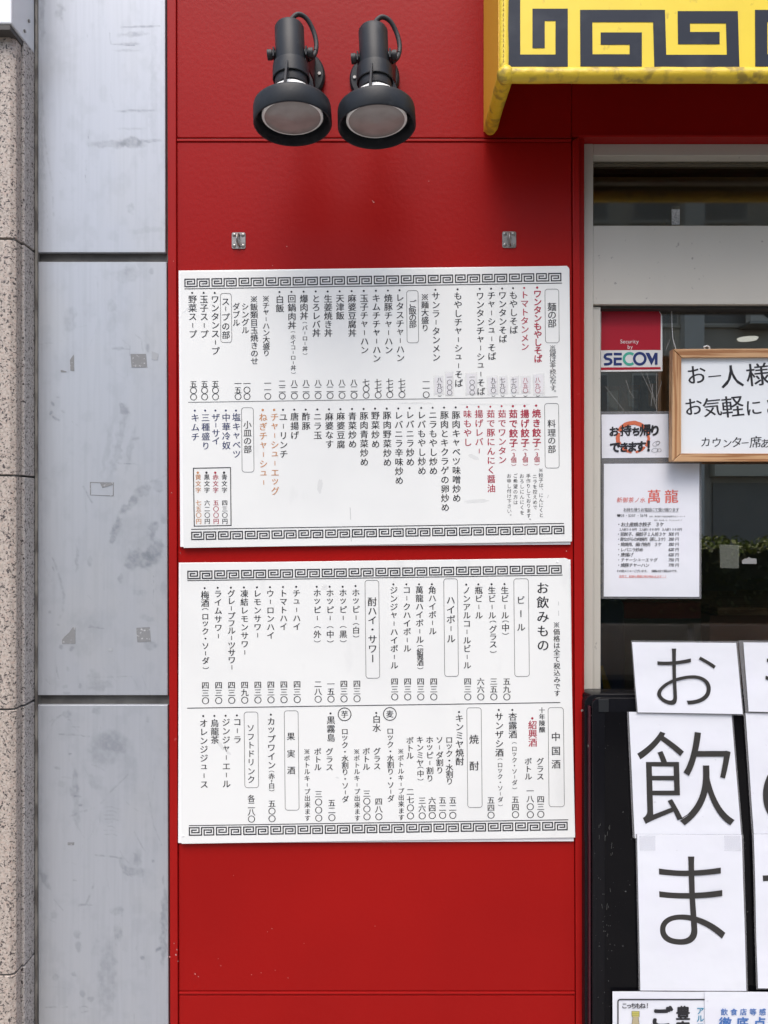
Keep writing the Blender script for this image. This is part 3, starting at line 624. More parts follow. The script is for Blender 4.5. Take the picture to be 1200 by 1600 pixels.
pts = [Vector((ax, AY+.0, az)), Vector((ax-.0, AY+.02, az)), Vector((ax-.0005, AY+.08, az)), Vector((ax-.001, -.1, az)), Vector((ax-.001, -.03, az-.001)), Vector((ax-.001, -.014, az-.001))]
MB().tube(pts, [tr, tr*1.05, tr, tr*.97, tr, tr*.8], 20).build('side_piping', YELT, aw, smooth=True)
mb = MB(); mb.lathe([(0, -.018), (.010, -.015), (.0165, -.006), (.0175, .0), (.0165, .007), (.011, .015), (0, .018)], 20, Matrix.Translation((ax, AY+.003, az)))
mb.build('corner_knuckle', YELT, aw, smooth='fix')
pts = [(ax-.003, AY+.003, az+.01+i*.04) for i in range(15)]
MB().tube(pts, [.0095*(1+.05*math.sin(i*2.1)) for i in range(15)], 14).build('corner_piping', YEL, aw, smooth=True)
mb = MB()
for i in range(56): mb.box(ax-.0063, ax-.0053, AY-.0083, AY-.0062, az+.02+i*.01, az+.0245+i*.01)
mb.build('stitching', mat('brown_thread', (.30, .19, .04), .7), aw, kind='stuff')
MB().box(ax+.012, AXR, AY+.0045, AY+.0065, az+.010, 2.94).build('inner_lining', mat('awning_lining', (.13, .105, .06), .8), aw)
mb = MB(); sc = .38333
def z2(pts, dx=0): return [(740+(a+dx)*sc, b*sc) for a, b in pts]
mb.ribbon(z2([(165, -240), (165, 247), (359, 247), (359, 60), (265, 60), (265, 196)]), 50*sc, AY-.0026)
for j in range(6):
    mb.ribbon(z2([(518, 157), (661, 157), (661, 246), (460, 246), (459, 65), (756, 65), (761, 248), (1058, 248), (1053, 70), (857, 70), (858, 155), (1003, 155)], 713*j), 50*sc, AY-.0026)
mb.build('key_pattern', CHAR, aw)
rod = MB(); rod.tube([(.3, AY+.03, az+.03), (AXR, AY+.03, az+.03)], .010, 10); rod.build('frame_rod', ZINC, aw, smooth=True)

# ================================================================== SPOTLIGHTS
def make_spot():
    t = thing('spotlight', (0, 0, 0), '', 'spotlight', 'black spotlights above the menu boards')
    M = Matrix.Translation((0, -.205, .0)) @ Matrix.Rotation(R(-5), 4, 'X') @ Matrix.Rotation(R(-2.6), 4, 'Y')
    # M maps lamp-axis space (0 = top of body, -Z down) to thing space; thing origin = wall, height of body top
    MB().lathe([(.0, -.002), (.022, -.002), (.0265, -.0005), (.029, .004), (.029, .088), (.0, .088)], 40, M).build('lamp_body', LAMP, t, smooth='fix')
    MB().lathe([(.030, .078), (.0345, .081), (.0355, .086), (.0365, .111), (.0345, .1115), (.0335, .09), (.0, .0895)], 40, M).build('lamp_collar', LAMP, t, smooth='fix')
    MB().lathe([(.030, .091), (.0325, .118), (.031, .1265), (.0, .127)], 36, M).build('socket', RUB, t, smooth='fix')
    MB().lathe([(.020, .1275), (.028, .128), (.040, .138), (.055, .158), (.0595, .174), (.0600, .189), (.058, .1905)], 40, M).build('bulb', BULBW, t, smooth='fix')
    MB().lathe([(.058, .1885), (.052, .1925), (.035, .195), (.0, .1965)], 40, M).build('bulb_lens', LENS, t, smooth='fix')
    rp = [(.0655, .1655), (.0725, .1645), (.0752, .167), (.0762, .172), (.0768, .2025), (.0755, .2045), (.0735, .2045), (.0712, .201), (.0700, .179), (.0655, .175), (.0655, .1655)]
    MB().lathe(rp, 64, M).build('shade_ring', LAMP, t, smooth='fix')
    for a in (-95, 25, 145):
        r_ = Matrix.Rotation(R(a), 4, 'Z'); mb = MB()
        prof = [(.034, .095), (.037, .095), (.0745, .172), (.0700, .178), (.034, .110)]
        vs = [M @ r_ @ Vector((x, yy, -z)) for yy in (-.0022, .0022) for x, z in prof]; n = len(prof)
        mb.add(vs, [list(range(n)), list(range(n, 2*n))[::-1]]+[(j, (j+1) % n, n+(j+1) % n, n+j) for j in range(n)])
        mb.build('rib', LAMP, t, bevel=.0005, seg=1)
    for s_ in (-1, 1):
        A = M @ Vector((s_*.0285, 0, -.057)); B = M @ Vector((s_*.0355, 0, -.057)); Cc = M @ Vector((s_*.0405, 0, -.057))
        MB().tube([A, B], .008, 16).build('pivot', LAMP, t, smooth=True)
        kn = MB().tube([B, B.lerp(Cc, .15), B.lerp(Cc, .9), B.lerp(Cc, 1.9), B.lerp(Cc, 2.0)], [.0085, .0098, .0098, .0098, .0085], 16).build('knob', RUB, t, smooth=True)
        # yoke arm from knob back to the wall plate
        mb = MB(); ys = [A.y-.012, A.y+.012, -.045, -.030]; zz = A.z
        x0, x1 = sorted((s_*.0310+A.x*0, s_*.0345))
        off = (A.x+B.x)/2-(x0+x1)/2
        prof = [(A.y-.011, zz-.009), (A.y-.011, zz+.009), (A.y+.03, zz+.014), (-.05, .045), (-.018, .050), (-.018, -.022), (-.05, -.018), (A.y+.03, zz-.012)]
        vs = [(x+off*(1 if y < -.1 else .4), y, z) for x in (x0, x1) for y, z in prof]; n = len(prof)
        mb.add(vs, [list(range(n)), list(range(n, 2*n))[::-1]]+[(j, (j+1) % n, n+(j+1) % n, n+j) for j in range(n)])
        mb.build('yoke_arm', LAMP, t, bevel=.0006, seg=1)
    MB().box(-.034, .034, -.0225, -.018, -.020, .048).build('yoke_bridge', LAMP, t, bevel=.001)
    MW = Matrix.Translation((.004, 0, -.075)) @ Matrix.Rotation(R(-90), 4, 'X')
    MB().lathe([(.052, -.0), (.056, .003), (.056, .012), (.052, .0165), (.0, .0175)], 44, Matrix.Translation((.0, 0, .014)) @ Matrix.Rotation(R(-90), 4, 'X')).build('wall_plate', LAMP, t, smooth='fix')
    for sx_ in (-.044, .044): MB().tube([(sx_, -.016, .014), (sx_, -.020, .014)], .0035, 10).build('screw', ZINC, t, smooth=True)
    cp = [(0, .004, .0), (.004, .002, .016), (.018, .004, .029), (.034, .010, .024), (.046, .018, .004), (.0510, .020, -.020), (.0495, .018, -.040), (.044, .014, -.054), (.034, .012, -.062)]
    P0 = [M @ Vector(c) for c in cp]
    fine = []
    for i in range(len(P0)-1):
        a, b, c, d = P0[max(i-1, 0)], P0[i], P0[i+1], P0[min(i+2, len(P0)-1)]
        for j in range(6):
            u = j/6; fine.append(.5*((2*b)+(c-a)*u+(2*a-5*b+4*c-d)*u*u+(3*b-a-3*c+d)*u**3))
    fine.append(P0[-1])
    MB().tube(fine, .0047, 12).build('cable', RUB, t, smooth=True)
    return t
spot = make_spot()
SZ = 1.5+(800-42)*1.525/1200
spot.location = ((452-600)*1.525/1200, 0, SZ); spot['label'] = 'left one of the two black spotlights above the upper menu board'
s2 = dup(spot, loc=((594-600)*1.525/1200, 0, SZ-.006)); s2['label'] = 'right spotlight of the pair, the one nearer the yellow awning'
s2.rotation_euler = (0, 0, R(-4)); s2.name = 'spotlight.001'

# ================================================================== HOOK PLATES
def make_hook():
    t = thing('eyelet_plate', (0, 0, 0), '', 'hook', 'metal eyelet plates on the red wall')
    w, h = .0156, .0185
    mb = MB(); pts = rrect(-w, -h, w, h, .004, 4); n = len(pts)
    mb.add([(x, -.0022, z) for x, z in pts]+[(x, 0, z) for x, z in pts], [list(range(n)), list(range(n, 2*n))[::-1]]+[(i, (i+1) % n, n+(i+1) % n, n+i) for i in range(n)])
    mb.build('plate', ZINC, t, bevel=.0005, seg=1)
    for sx_ in (-1, 1):
        for sz in (-1, 1):
            MM = Matrix.Translation((sx_*.0098, -.002, sz*.0122)) @ Matrix.Rotation(R(-90), 4, 'X')
            MM = Matrix.Translation((sx_*.0098, -.002, sz*.0122)) @ Matrix.Rotation(R(90), 4, 'X')
            o = MB().lathe([(.0042, 0), (.0041, -.0010), (.0030, -.0020), (.0013, -.0024), (.0012, -.0012), (0, -.0012)], 16, MM).build('screw', ZIND, t, smooth='fix')
    pts = [(.0022, -.001, .0125), (.0005, -.007, .0128), (-.001, -.013, .009), (-.0015, -.0155, .0), (-.0005, -.013, -.008), (.0015, -.007, -.0128), (.003, -.001, -.0128)]
    f = []
    for i in range(len(pts)-1):
        a, b, c, d = [Vector(pts[max(0, min(len(pts)-1, k))]) for k in (i-1, i, i+1, i+2)]
        for j in range(5):
            u = j/5; f.append(.5*((2*b)+(c-a)*u+(2*a-5*b+4*c-d)*u*u+(3*b-a-3*c+d)*u**3))
    f.append(Vector(pts[-1]))
    MB().tube(f, .0022, 10).build('eyelet', ZINC, t, smooth=True)
    return t
hk = make_hook(); hk.location = P(373, 376.3); hk['label'] = 'small metal eyelet plate on the left, below the spotlights'
for ch_ in bpy.data.objects:
    if ch_.parent == s2 and ch_.name.split('.')[0] in ('wall_plate', 'screw', 'yoke_bridge'): ch_.location.x -= .013
h2 = dup(hk, loc=P(795.5, 374.8)); h2['label'] = 'small metal eyelet plate on the right, below the awning corner'

# ================================================================== MENU BOARDS
FY = -.0100; BY = -.0055; TY = FY-.0004
REG = {1: (270, 410), 2: (580, 410), 3: (270, 620), 4: (580, 620), 5: (270, 870), 6: (580, 870), 7: (270, 1090), 8: (580, 1090)}
K = 3.63636
def zp(r, x, y): o = REG[r]; return (o[0]+x/K, o[1]+y/K)
COLS = {'k': INK, 'r': REDI, 'o': ORI, 'n': NAVI}
def line(board, r, x, y0, y1, text, dot=None, em=49, c='k', bold=0., sx=1., name='menu_line'):
    mb = MB(); X, Y0 = zp(r, x, y0); Y1 = zp(r, x, y1)[1]
    mb.vtext(text, X, Y0, Y1, em/K, TY, bold if bold > .015 else (.0155 if em > 30 else 0.), sx=sx)
    if dot is not None:
        d = zp(r, x-2, dot); mb.disc(d[0], d[1], 1.6 if not bold else 1.9, TY)
    return mb.build(name, COLS[c], board)
def price(board, r, x, y0, y1, text, em=44, c='k'): return line(board, r, x, y0, y1, text, None, em, c, 0, 1., 'price_line')
def heading(board, r, x0, x1, y0, y1, tx, chars, em):
    a = zp(r, x0, y0); b = zp(r, x1, y1)
    mb = MB(); mb.ribbon(rrect(a[0], a[1], b[0]-(b[1]-a[1])*.009, b[1], 4.2, 5, .010, -.006), .75, TY, True)
    o = mb.build('heading_box', GINK, board)
    t = MB()
    for ch_, y in chars:
        q = zp(r, tx, y); t.glyph(ch_, q[0]+(y-chars[0][1])/K*.009, q[1], em/K*(1.45 if ch_ == 'ー' and len(chars) != 5 else 1), TY, .012, .012, 1, 1, 0, True)
    t.build('heading_lettering', INK, o)
def keys(board, x0, y0, x1, y1, h, line_y0, line_y1, lx1, nk=14):
    """border of linked key spirals; (x0,y0)-(x1,y1) upper edge ends"""
    mb = MB(); ln = x1-x0; Pp = (ln+3.0)/nk; sl = (y1-y0)/ln; w = 1.85
    base = [(435, 390), (315, 390), (315, 447), (485, 447), (485, 335), (258, 335), (258, 505), (545, 505), (545, 335), (830, 335), (830, 505), (605, 505), (605, 390), (775, 390), (775, 447), (650, 447)]
    for i in range(nk):
        pts = []
        for a, b in base:
            x = x0+.7+i*Pp+(a-258)/640*42.6*(Pp/42.6); yy = y0+.7+(b-335)/170*(h-1.4)+(x-x0)*sl
            pts.append((x+(yy-y0-(x-x0)*sl)*.012, yy))
        mb.ribbon(pts, w, TY)
    mb.build('key_border', INK, board)
    MB().ribbon([(x0, line_y0), (lx1, line_y1)], 1.25, TY).build('border_line', INK, board)
def board_body(name, label, front, back, corner=4.5):
    c = P(sum(p[0] for p in front)/4, max(p[1] for p in front), 0)
    b = thing(name, (c.x, 0, c.z), label, 'menu board', 'white menu boards on the red wall')
    # clip the upper right corner
    f = [front[0], (front[1][0]-corner, front[1][1]), (front[1][0]-corner*.35, front[1][1]+corner*.3), (front[1][0], front[1][1]+corner), front[2], front[3]]
    MB().prism(back, BY, -.0022).build('backing_board', WEDGE, b, bevel=.0004, seg=1)
    MB().prism(f, FY, BY-.0004).build('front_board', WHITE, b, bevel=.0007, seg=2)
    return b
B1 = board_body('menu_board', 'upper white food menu board with red, black and orange vertical writing',
                [(282.0, 424.2), (889.8, 416), (893.8, 846.2), (286.8, 856.3)], [(279, 422.8), (886.5, 415.4), (891.4, 850.8), (281.6, 854.6)])
B2 = board_body('menu_board', 'lower white drinks menu board divided by a black line',
                [(282.2, 880), (889.5, 872.2), (898.8, 1308.8), (283.6, 1318.7)], [(279.3, 879.3), (891.5, 874.5), (896.6, 1314.6), (278.3, 1317.4)], 5.5)
keys(B1, 288.2, 435.6, 877, 426.4, 12.8, 451.3, 442.3, 878.3)
keys(B1, 298.8, 831.0, 881.6, 821.6, 12.7, 827, 817.8, 881)
keys(B2, 292.8, 892.0, 877.4, 883.2, 12.8, 907.2, 898.5, 879)
keys(B2, 295.1, 1292.8, 886.8, 1284.1, 13.0, 1290.1, 1280.9, 888)
MB().ribbon([zp(1, 87, 795), zp(2, 1060, 764)], .9, TY).build('divider_line', GINK, B1)
MB().ribbon([zp(5, 82, 860), zp(6, 1075, 828)], 1.2, TY).build('divider_line', INK, B2)
L = line
# upper board, top half
L(B1, 1, 112, 209, 407, '野菜スープ', 173); L(B1, 1, 177, 209, 407, '玉子スープ', 173); L(B1, 1, 240, 209, 503, 'ワンタンスープ', 173)
heading(B1, 1, 270, 335, 176, 455, 300, [('ス', 222), ('ー', 264), ('プ', 310), ('の', 362), ('部', 412)], 48)
L(B1, 1, 360, 250, 342, 'ダブル', em=44); L(B1, 1, 411, 250, 384, 'シングル', em=44)
L(B1, 1, 461, 209, 560, '※飯類目玉焼きのせ', em=45); L(B1, 1, 529, 206, 515, '※チャーハン大盛り', em=42)
L(B1, 1, 608, 209, 260, '白飯', 168); L(B1, 1, 676, 206, 357, '回鍋肉丼', 167); L(B1, 1, 683, 395, 628, '（ホイコーロー丼）', em=32)
L(B1, 1, 745, 206, 303, '爆肉丼', 166); L(B1, 1, 750, 342, 520, '（バーロー丼）', em=32)
L(B1, 1, 814, 206, 400, 'とろレバ丼', 165); L(B1, 1, 882, 206, 400, '生姜焼き丼', 165); L(B1, 1, 950, 204, 302, '天津飯', 164)
L(B1, 1, 1018, 204, 400, '麻婆豆腐丼', 163); L(B1, 1, 1087, 203, 497, '玉子チャーハン', 162); L(B1, 1, 1156, 203, 545, 'キムチチャーハン', 161)
for x, t in ((117, '五〇〇'), (180, '五〇〇'), (242, '五〇〇'), (370, '一五〇'), (421, '一〇〇'), (539, '一一〇'), (621, '二二〇'), (690, '八二〇'), (757, '八二〇'), (825, '八二〇'), (893, '八二〇'), (961, '八二〇'), (1029, '八二〇'), (1098, '七〇〇'), (1166, '七七〇')):
    price(B1, 1, x, 692-x*.010, 766-x*.010, t, 42)
L(B1, 2, 97, 203, 497, '焼豚チャーハン', 160); L(B1, 2, 163, 200, 542, 'レタスチャーハン', 158)
heading(B1, 2, 201, 269, 160, 457, 235, [('ご', 234), ('飯', 275), ('の', 313), ('部', 351)], 46)
L(B1, 2, 305, 197, 372, '※麺大盛り', em=45); L(B1, 2, 367, 191, 539, 'サンラータンメン', 156)
L(B1, 2, 493, 190, 686, 'もやしチャーシューそば', 153); L(B1, 2, 619, 190, 733, 'ワンタンチャーシューそば', 150)
L(B1, 2, 683, 188, 533, 'チャーシューそば', 149); L(B1, 2, 746, 186, 434, 'ワンタンそば', 148); L(B1, 2, 808, 186, 383, 'もやしそば', 146)
L(B1, 2, 871, 184, 478, 'トマトタンメン', 145, c='r'); L(B1, 2, 945, 178, 547, 'ワンタンもやしそば', 143, c='r', bold=.024)
heading(B1, 2, 987, 1068, 152, 457, 1027, [('麺', 252), ('の', 298), ('部', 346)], 52)
L(B1, 2, 1031, 482, 738, '※価格は全て税込みです。', em=29, sx=1.35)
for x, t in ((105, '七七〇'), (174, '七七〇'), (312, '一一〇')): price(B1, 2, x, 678, 752, t, 42)
for (x0, x1, y0, y1, t, c, tx) in ((916, 985, 630, 755, '八九〇', 'r', 946), (848, 905, 645, 748, '八五〇', 'r', 876), (788, 840, 645, 750, '七九〇', 'k', 810), (727, 775, 645, 752, '七九〇', 'k', 746),
                                (655, 722, 645, 755, '九五〇', 'k', 694), (533, 603, 625, 755, '一〇〇〇', 'k', 573), (417, 467, 622, 762, '一〇〇〇', 'k', 445), (352, 412, 645, 755, '八九〇', 'k', 388)):
    a = zp(2, x0, y0); b = zp(2, x1, y1); w = b[0]-a[0]
    st = MB().prism([(a[0]+w*.14, a[1]+2.2), (b[0]-w*.12, a[1]+2), (b[0]-w*.10, b[1]-3), (a[0]+w*.16, b[1]-2.6)], TY-.0003, FY-.0001).build('price_label', STK, B1)
    MB().prism([(a[0], a[1]), (b[0], a[1]-.6), (b[0]+.8, b[1]-.4), (a[0]+.6, b[1])], TY-.0008, TY-.0006).build('tape_piece', CLEAR, st)
    X, Y0 = zp(2, tx, 668 if len(t) == 3 else 652); Y1 = zp(2, tx, 728 if len(t) == 3 else 740)[1]
    MB().vtext(t, X, Y0, Y1, 33/K, TY-.00045, .012, rot=.05).build('price_lettering', COLS[c], st)
    if len(t) == 3: MB().ribbon([(X-2.6, Y1+7.8), (X-1, Y1+9), (X+1.4, Y1+9), (X+3, Y1+7.8)], .7, TY).build('old_price_mark', INK, B1)
# upper board, lower half
for x, y1, t in ((127, 227, 'キムチ'), (186, 278, '三種盛り'), (244, 250, 'ザーサイ'), (303, 276, '中華冷奴'), (361, 325, '塩キャベツ')): L(B1, 3, x, 120-x*.012, y1, t, 78, c='n')
heading(B1, 3, 390, 461, 62, 428, 424, [('小', 158), ('皿', 205), ('の', 250), ('部', 298)], 48)
L(B1, 3, 513, 116, 487, 'ねぎチャーシュー', 75, c='o', bold=.006); L(B1, 3, 578, 115, 535, 'チャーシューエッグ', 74, c='o', bold=.006)
L(B1, 3, 628, 115, 325, 'ユーリンチ', 74); L(B1, 3, 692, 112, 218, '唐揚げ', 73); L(B1, 3, 757, 112, 165, '酢豚', 73); L(B1, 3, 823, 112, 218, 'ニラ玉', 72)
L(B1, 3, 889, 112, 268, '麻婆なす', 71); L(B1, 3, 954, 110, 270, '麻婆豆腐', 70); L(B1, 3, 1020, 110, 268, '青菜炒め', 69); L(B1, 3, 1086, 108, 370, '豚肉青菜炒め', 69); L(B1, 3, 1151, 106, 268, '野菜炒め', 67)
pb = MB().ribbon([zp(3, 117, 406), zp(3, 328, 402), zp(3, 331, 731), zp(3, 122, 735)], 1.4, TY, True).build('legend_box', INK, B1)
for x, t, c in ((147, '黄文字', 'o'), (196, '黒文字', 'k'), (246, '赤文字', 'r'), (296, '青文字', 'k')):
    p_ = {'黄文字': '七五〇円', '黒文字': '六二〇円', '赤文字': '五〇〇円', '青文字': '四三〇円'}[t]
    L(B1, 3, x-3, 456, 530, t, 431, em=34, c=c, bold=.008); L(B1, 3, x-1, 602, 707, p_, em=34, c=c, bold=.004)
L(B1, 4, 90, 105, 372, '豚肉野菜炒め', 67); L(B1, 4, 156, 105, 475, 'レバニラ辛味炒め', 66); L(B1, 4, 220, 102, 370, 'レバニラ炒め', 64); L(B1, 4, 286, 103, 420, 'レバもやし炒め', 63)
L(B1, 4, 351, 103, 420, 'ニラもやし炒め', 62); L(B1, 4, 416, 103, 628, '豚肉とキクラゲの卵炒め', 61); L(B1, 4, 482, 103, 575, '豚肉キャベツ味噌炒め', 60)
L(B1, 4, 547, 98, 258, '味もやし', 58, c='r'); L(B1, 4, 612, 97, 308, '揚げレバー', 57, c='r'); L(B1, 4, 679, 97, 520, '茹で豚にんにく醤油', 56, c='r'); L(B1, 4, 743, 97, 358, '茹でワンタン', 53, c='r')
for x, y0, t in ((807, 97, '茹で餃子'), (873, 96, '揚げ餃子'), (939, 94, '焼き餃子')):
    L(B1, 4, x, y0, y0+165, t, y0-44, em=51, c='r', bold=.024); L(B1, 4, x+2, y0+206, y0+290, '（3個）', em=34, c='r', bold=.012)
heading(B1, 4, 985, 1068, 38, 405, 1025, [('料', 152), ('理', 204), ('の', 248), ('部', 297)], 48)
for x, y0, y1, t in ((964, 418, 672, '※餃子は、にんにくと'), (930, 452, 628, 'ニラを控えめで'), (893, 450, 703, '手作りしております。'), (856, 450, 658, 'おろしにんにくを'), (819, 448, 600, 'ご希望の方は'), (783, 450, 678, 'お申し付け下さい。')):
    L(B1, 4, x, y0, y1, t, em=27)
# lower board, top half
L(B2, 5, 183, 216, 262, '梅酒', 178); L(B2, 5, 184, 297, 632, '（ロック・ソーダ）', em=44)
for x, y1, t in ((257, 450, 'ライムサワー'), (332, 628, 'グレープフルーツサワー'), (406, 543, '凍結レモンサワー'), (480, 446, 'レモンサワー'), (554, 446, 'ウーロンハイ'), (628, 396, 'トマトハイ'), (703, 396, 'チューハイ')):
    L(B2, 5, x, 212-x*.008, y1, t, 179-x*.012, em=46)
for x, a, t in ((820, 205, '外'), (893, 205, '中'), (967, 204, '黒')):
    L(B2, 5, x, a, a+143, 'ホッピー', 170, em=46); L(B2, 5, x+1, a+195, a+275, '（'+t+'）', em=46)
L(B2, 5, 1040, 203, 346, 'ホッピー', 166, em=46); L(B2, 5, 1041, 382, 452, '（白）', em=44)
heading(B2, 5, 1092, 1175, 134, 690, 1133, [('酎', 255), ('ハ', 308), ('イ', 360), ('・', 413), ('サ', 468), ('ワ', 522), ('ー', 578)], 54)
for x, t in ((185, '四三〇'), (260, '四三〇'), (334, '四三〇'), (408, '四九〇'), (483, '四三〇'), (557, '四三〇'), (631, '四三〇'), (706, '四三〇'), (825, '二八〇'), (898, '一五〇'), (972, '四三〇'), (1046, '四三〇')):
    price(B2, 5, x, 732-x*.011, 820-x*.013, t, 44)
for x, y0, y1, t in ((128, 190, 616, 'ジンジャーハイボール'), (202, 188, 520, 'コークハイボール'), (274, 188, 470, '萬龍ハイボール'), (347, 188, 422, '角ハイボール')): L(B2, 6, x, y0, y1, t, 156, em=46)
L(B2, 6, 278, 506, 633, '（紹興酒）', em=40)
heading(B2, 6, 412, 495, 125, 680, 452, [('ハ', 246), ('イ', 300), ('ボ', 355), ('ー', 408), ('ル', 465)], 52)
L(B2, 6, 542, 190, 616, 'ノンアルコールビール', 158, em=46); L(B2, 6, 611, 190, 332, '瓶ビール', 157, em=46); L(B2, 6, 686, 190, 332, '生ビール', 156, em=46); L(B2, 6, 692, 368, 540, '（グラス）', em=46)
L(B2, 6, 759, 190, 332, '生ビール', 155, em=46); L(B2, 6, 763, 367, 437, '（中）', em=46)
heading(B2, 6, 810, 898, 125, 680, 850, [('ビ', 246), ('ー', 323), ('ル', 400)], 50)
L(B2, 6, 974, 177, 502, 'お飲みもの', em=72); L(B2, 6, 1053, 387, 775, '※価格は全て税込みです', em=39)
for x, t in ((133, '四三〇'), (207, '四三〇'), (281, '四三〇'), (355, '四三〇'), (548, '四三〇'), (622, '六六〇'), (696, '三五〇'), (770, '五九〇')): price(B2, 6, x, 708, 796, t, 44)
# lower board, lower half
L(B2, 7, 175, 145, 493, 'オレンジジュース', 105, em=48); L(B2, 7, 238, 145, 240, '烏龍茶', 104, em=48); L(B2, 7, 302, 140, 490, 'ジンジャーエール', 103, em=48); L(B2, 7, 366, 138, 238, 'コーラ', 101, em=48)
heading(B2, 7, 405, 487, 82, 512, 443, [('ソ', 172), ('フ', 222), ('ト', 270), ('ド', 318), ('リ', 366), ('ン', 418), ('ク', 465)], 46)
price(B2, 7, 446, 573, 690, '各二八〇', 44)
L(B2, 7, 559, 135, 383, 'カップワイン', 97, em=48); L(B2, 7, 561, 420, 527, '（赤・白）', em=38); price(B2, 7, 563, 602, 688, '五〇〇')
heading(B2, 7, 633, 717, 75, 640, 671, [('果', 220), ('実', 318), ('酒', 413)], 48)
L(B2, 7, 762, 307, 685, '※ボトルキープ出来ます', em=36); L(B2, 7, 823, 307, 395, 'ボトル', em=44); price(B2, 7, 828, 548, 685, '三〇〇〇')
L(B2, 7, 898, 128, 228, '黒霧島', 90, em=49); L(B2, 7, 890, 307, 395, 'グラス', em=44); price(B2, 7, 903, 598, 682, '五二〇')
def circled(r, x, y, ch_):
    q = zp(r, x, y); mb = MB().ribbon([(q[0]+10*math.cos(2*math.pi*i/32), q[1]+10*math.sin(2*math.pi*i/32)) for i in range(32)], 1.3, TY, True)
    mb.glyph(ch_, q[0], q[1], 44/K, TY, .012); mb.build('circled_mark', INK, B2)
circled(7, 976, 95, '芋'); L(B2, 7, 977, 192, 577, 'ロック・水割り・ソーダ', em=42)
L(B2, 7, 1045, 307, 685, '※ボトルキープ出来ます', em=36); L(B2, 7, 1099, 305, 393, 'ボトル', em=44); price(B2, 7, 1102, 545, 677, '三〇〇〇')
L(B2, 7, 1158, 122, 172, '白水', 87, em=49); L(B2, 7, 1160, 305, 390, 'グラス', em=44); price(B2, 7, 1170, 590, 677, '四八〇')
circled(8, 106, 93, '麦'); L(B2, 8, 108, 190, 573, 'ロック・水割り・ソーダ', em=42)
L(B2, 8, 168, 305, 680, '※ボトルキープ出来ます', em=36); L(B2, 8, 220, 243, 330, 'ボトル', em=44); price(B2, 8, 222, 535, 672, '二七〇〇')
L(B2, 8, 277, 240, 370, 'キンミヤ', em=44); L(B2, 8, 280, 398, 465, '（中）', em=42); price(B2, 8, 289, 585, 672, '三六〇')
L(B2, 8, 332, 240, 458, 'ホッピー割り', em=44); price(B2, 8, 346, 585, 670, '六四〇'); L(B2, 8, 388, 240, 412, 'ソーダ割り', em=44); price(B2, 8, 405, 583, 669, '五二〇')
L(B2, 8, 443, 240, 475, 'ロック・水割り', em=44); price(B2, 8, 463, 583, 669, '五二〇'); L(B2, 8, 501, 117, 362, 'キンミヤ焼酎', 82, em=49)
heading(B2, 8, 543, 630, 58, 625, 584, [('焼', 237), ('酎', 388)], 56)
L(B2, 8, 727, 108, 312, 'サンザシ酒', 70, em=50); L(B2, 8, 732, 350, 612, '（ロック・ソーダ）', em=33); price(B2, 8, 680, 583, 668, '五四〇')
L(B2, 8, 804, 108, 208, '杏露酒', 70, em=50); L(B2, 8, 813, 258, 515, '（ロック・ソーダ）', em=33); price(B2, 8, 819, 579, 665, '五四〇')
L(B2, 8, 917, 155, 255, '紹興酒', 118, em=52, c='r', bold=.006); L(B2, 8, 970, 72, 182, '十年陳醸', em=36); L(B2, 8, 960, 362, 448, 'グラス', em=44); L(B2, 8, 892, 362, 448, 'ボトル', em=44)
price(B2, 8, 903, 530, 665, '一八〇〇'); price(B2, 8, 963, 577, 663, '四三〇')
heading(B2, 8, 1005, 1097, 57, 620, 1049, [('中', 222), ('国', 302), ('酒', 378)], 54)
scf = MB()
for pts, w in (([(272+140/15, 862+0), (283, 866)], .5), ([(547, 793), (548, 812)], .8), ([(548.5, 836), (549, 846)], .8), ([(872.5, 940), (873, 946)], .8), ([(872.8, 954), (873, 962)], .8), ([(857, 773), (855.5, 778)], .8)): scf.ribbon(pts, w, TY)
scf.build('scuff_mark', film('scuff_film', (.3, .3, .32), .35, .5), B1)
sm = MB()
for i, b in enumerate([(297, 480, 14, 2.4, -38), (740, 714, 9, 3, 20), (500, 760, 4, 11, 5), (745, 783, 20, 3, -4), (650, 630, 30, 1.4, 0), (770, 632, 60, 1.6, 0)]): blob(sm, *b, y=TY-.00006*(i+1), seed=i)
sm.build('smudge', film('board_smudge_film', (.35, .36, .38), .10, .5), B1, kind='stuff')
sm = MB()
for i, b in enumerate([(345, 1165, 3, 9, -35), (507, 918, 6, 4, 0), (527, 1215, 3, 1.4, 20), (357, 1176, 5, 2, 40)]): blob(sm, *b, y=TY-.00006*(i+1), seed=i+9)
sm.build('smudge', MATS['board_smudge_film'], B2, kind='stuff')
for (x, y, b) in ((285.5, 1306, B2), (871, 878, B2)):
    c = P(x, y, FY); MB().lathe([(.0028, 0), (.0022, -.001), (0, -.0014)], 12, Matrix.Translation(c) @ Matrix.Rotation(R(90), 4, 'X')).build('screw_cap', WEDGE, b, smooth='fix')

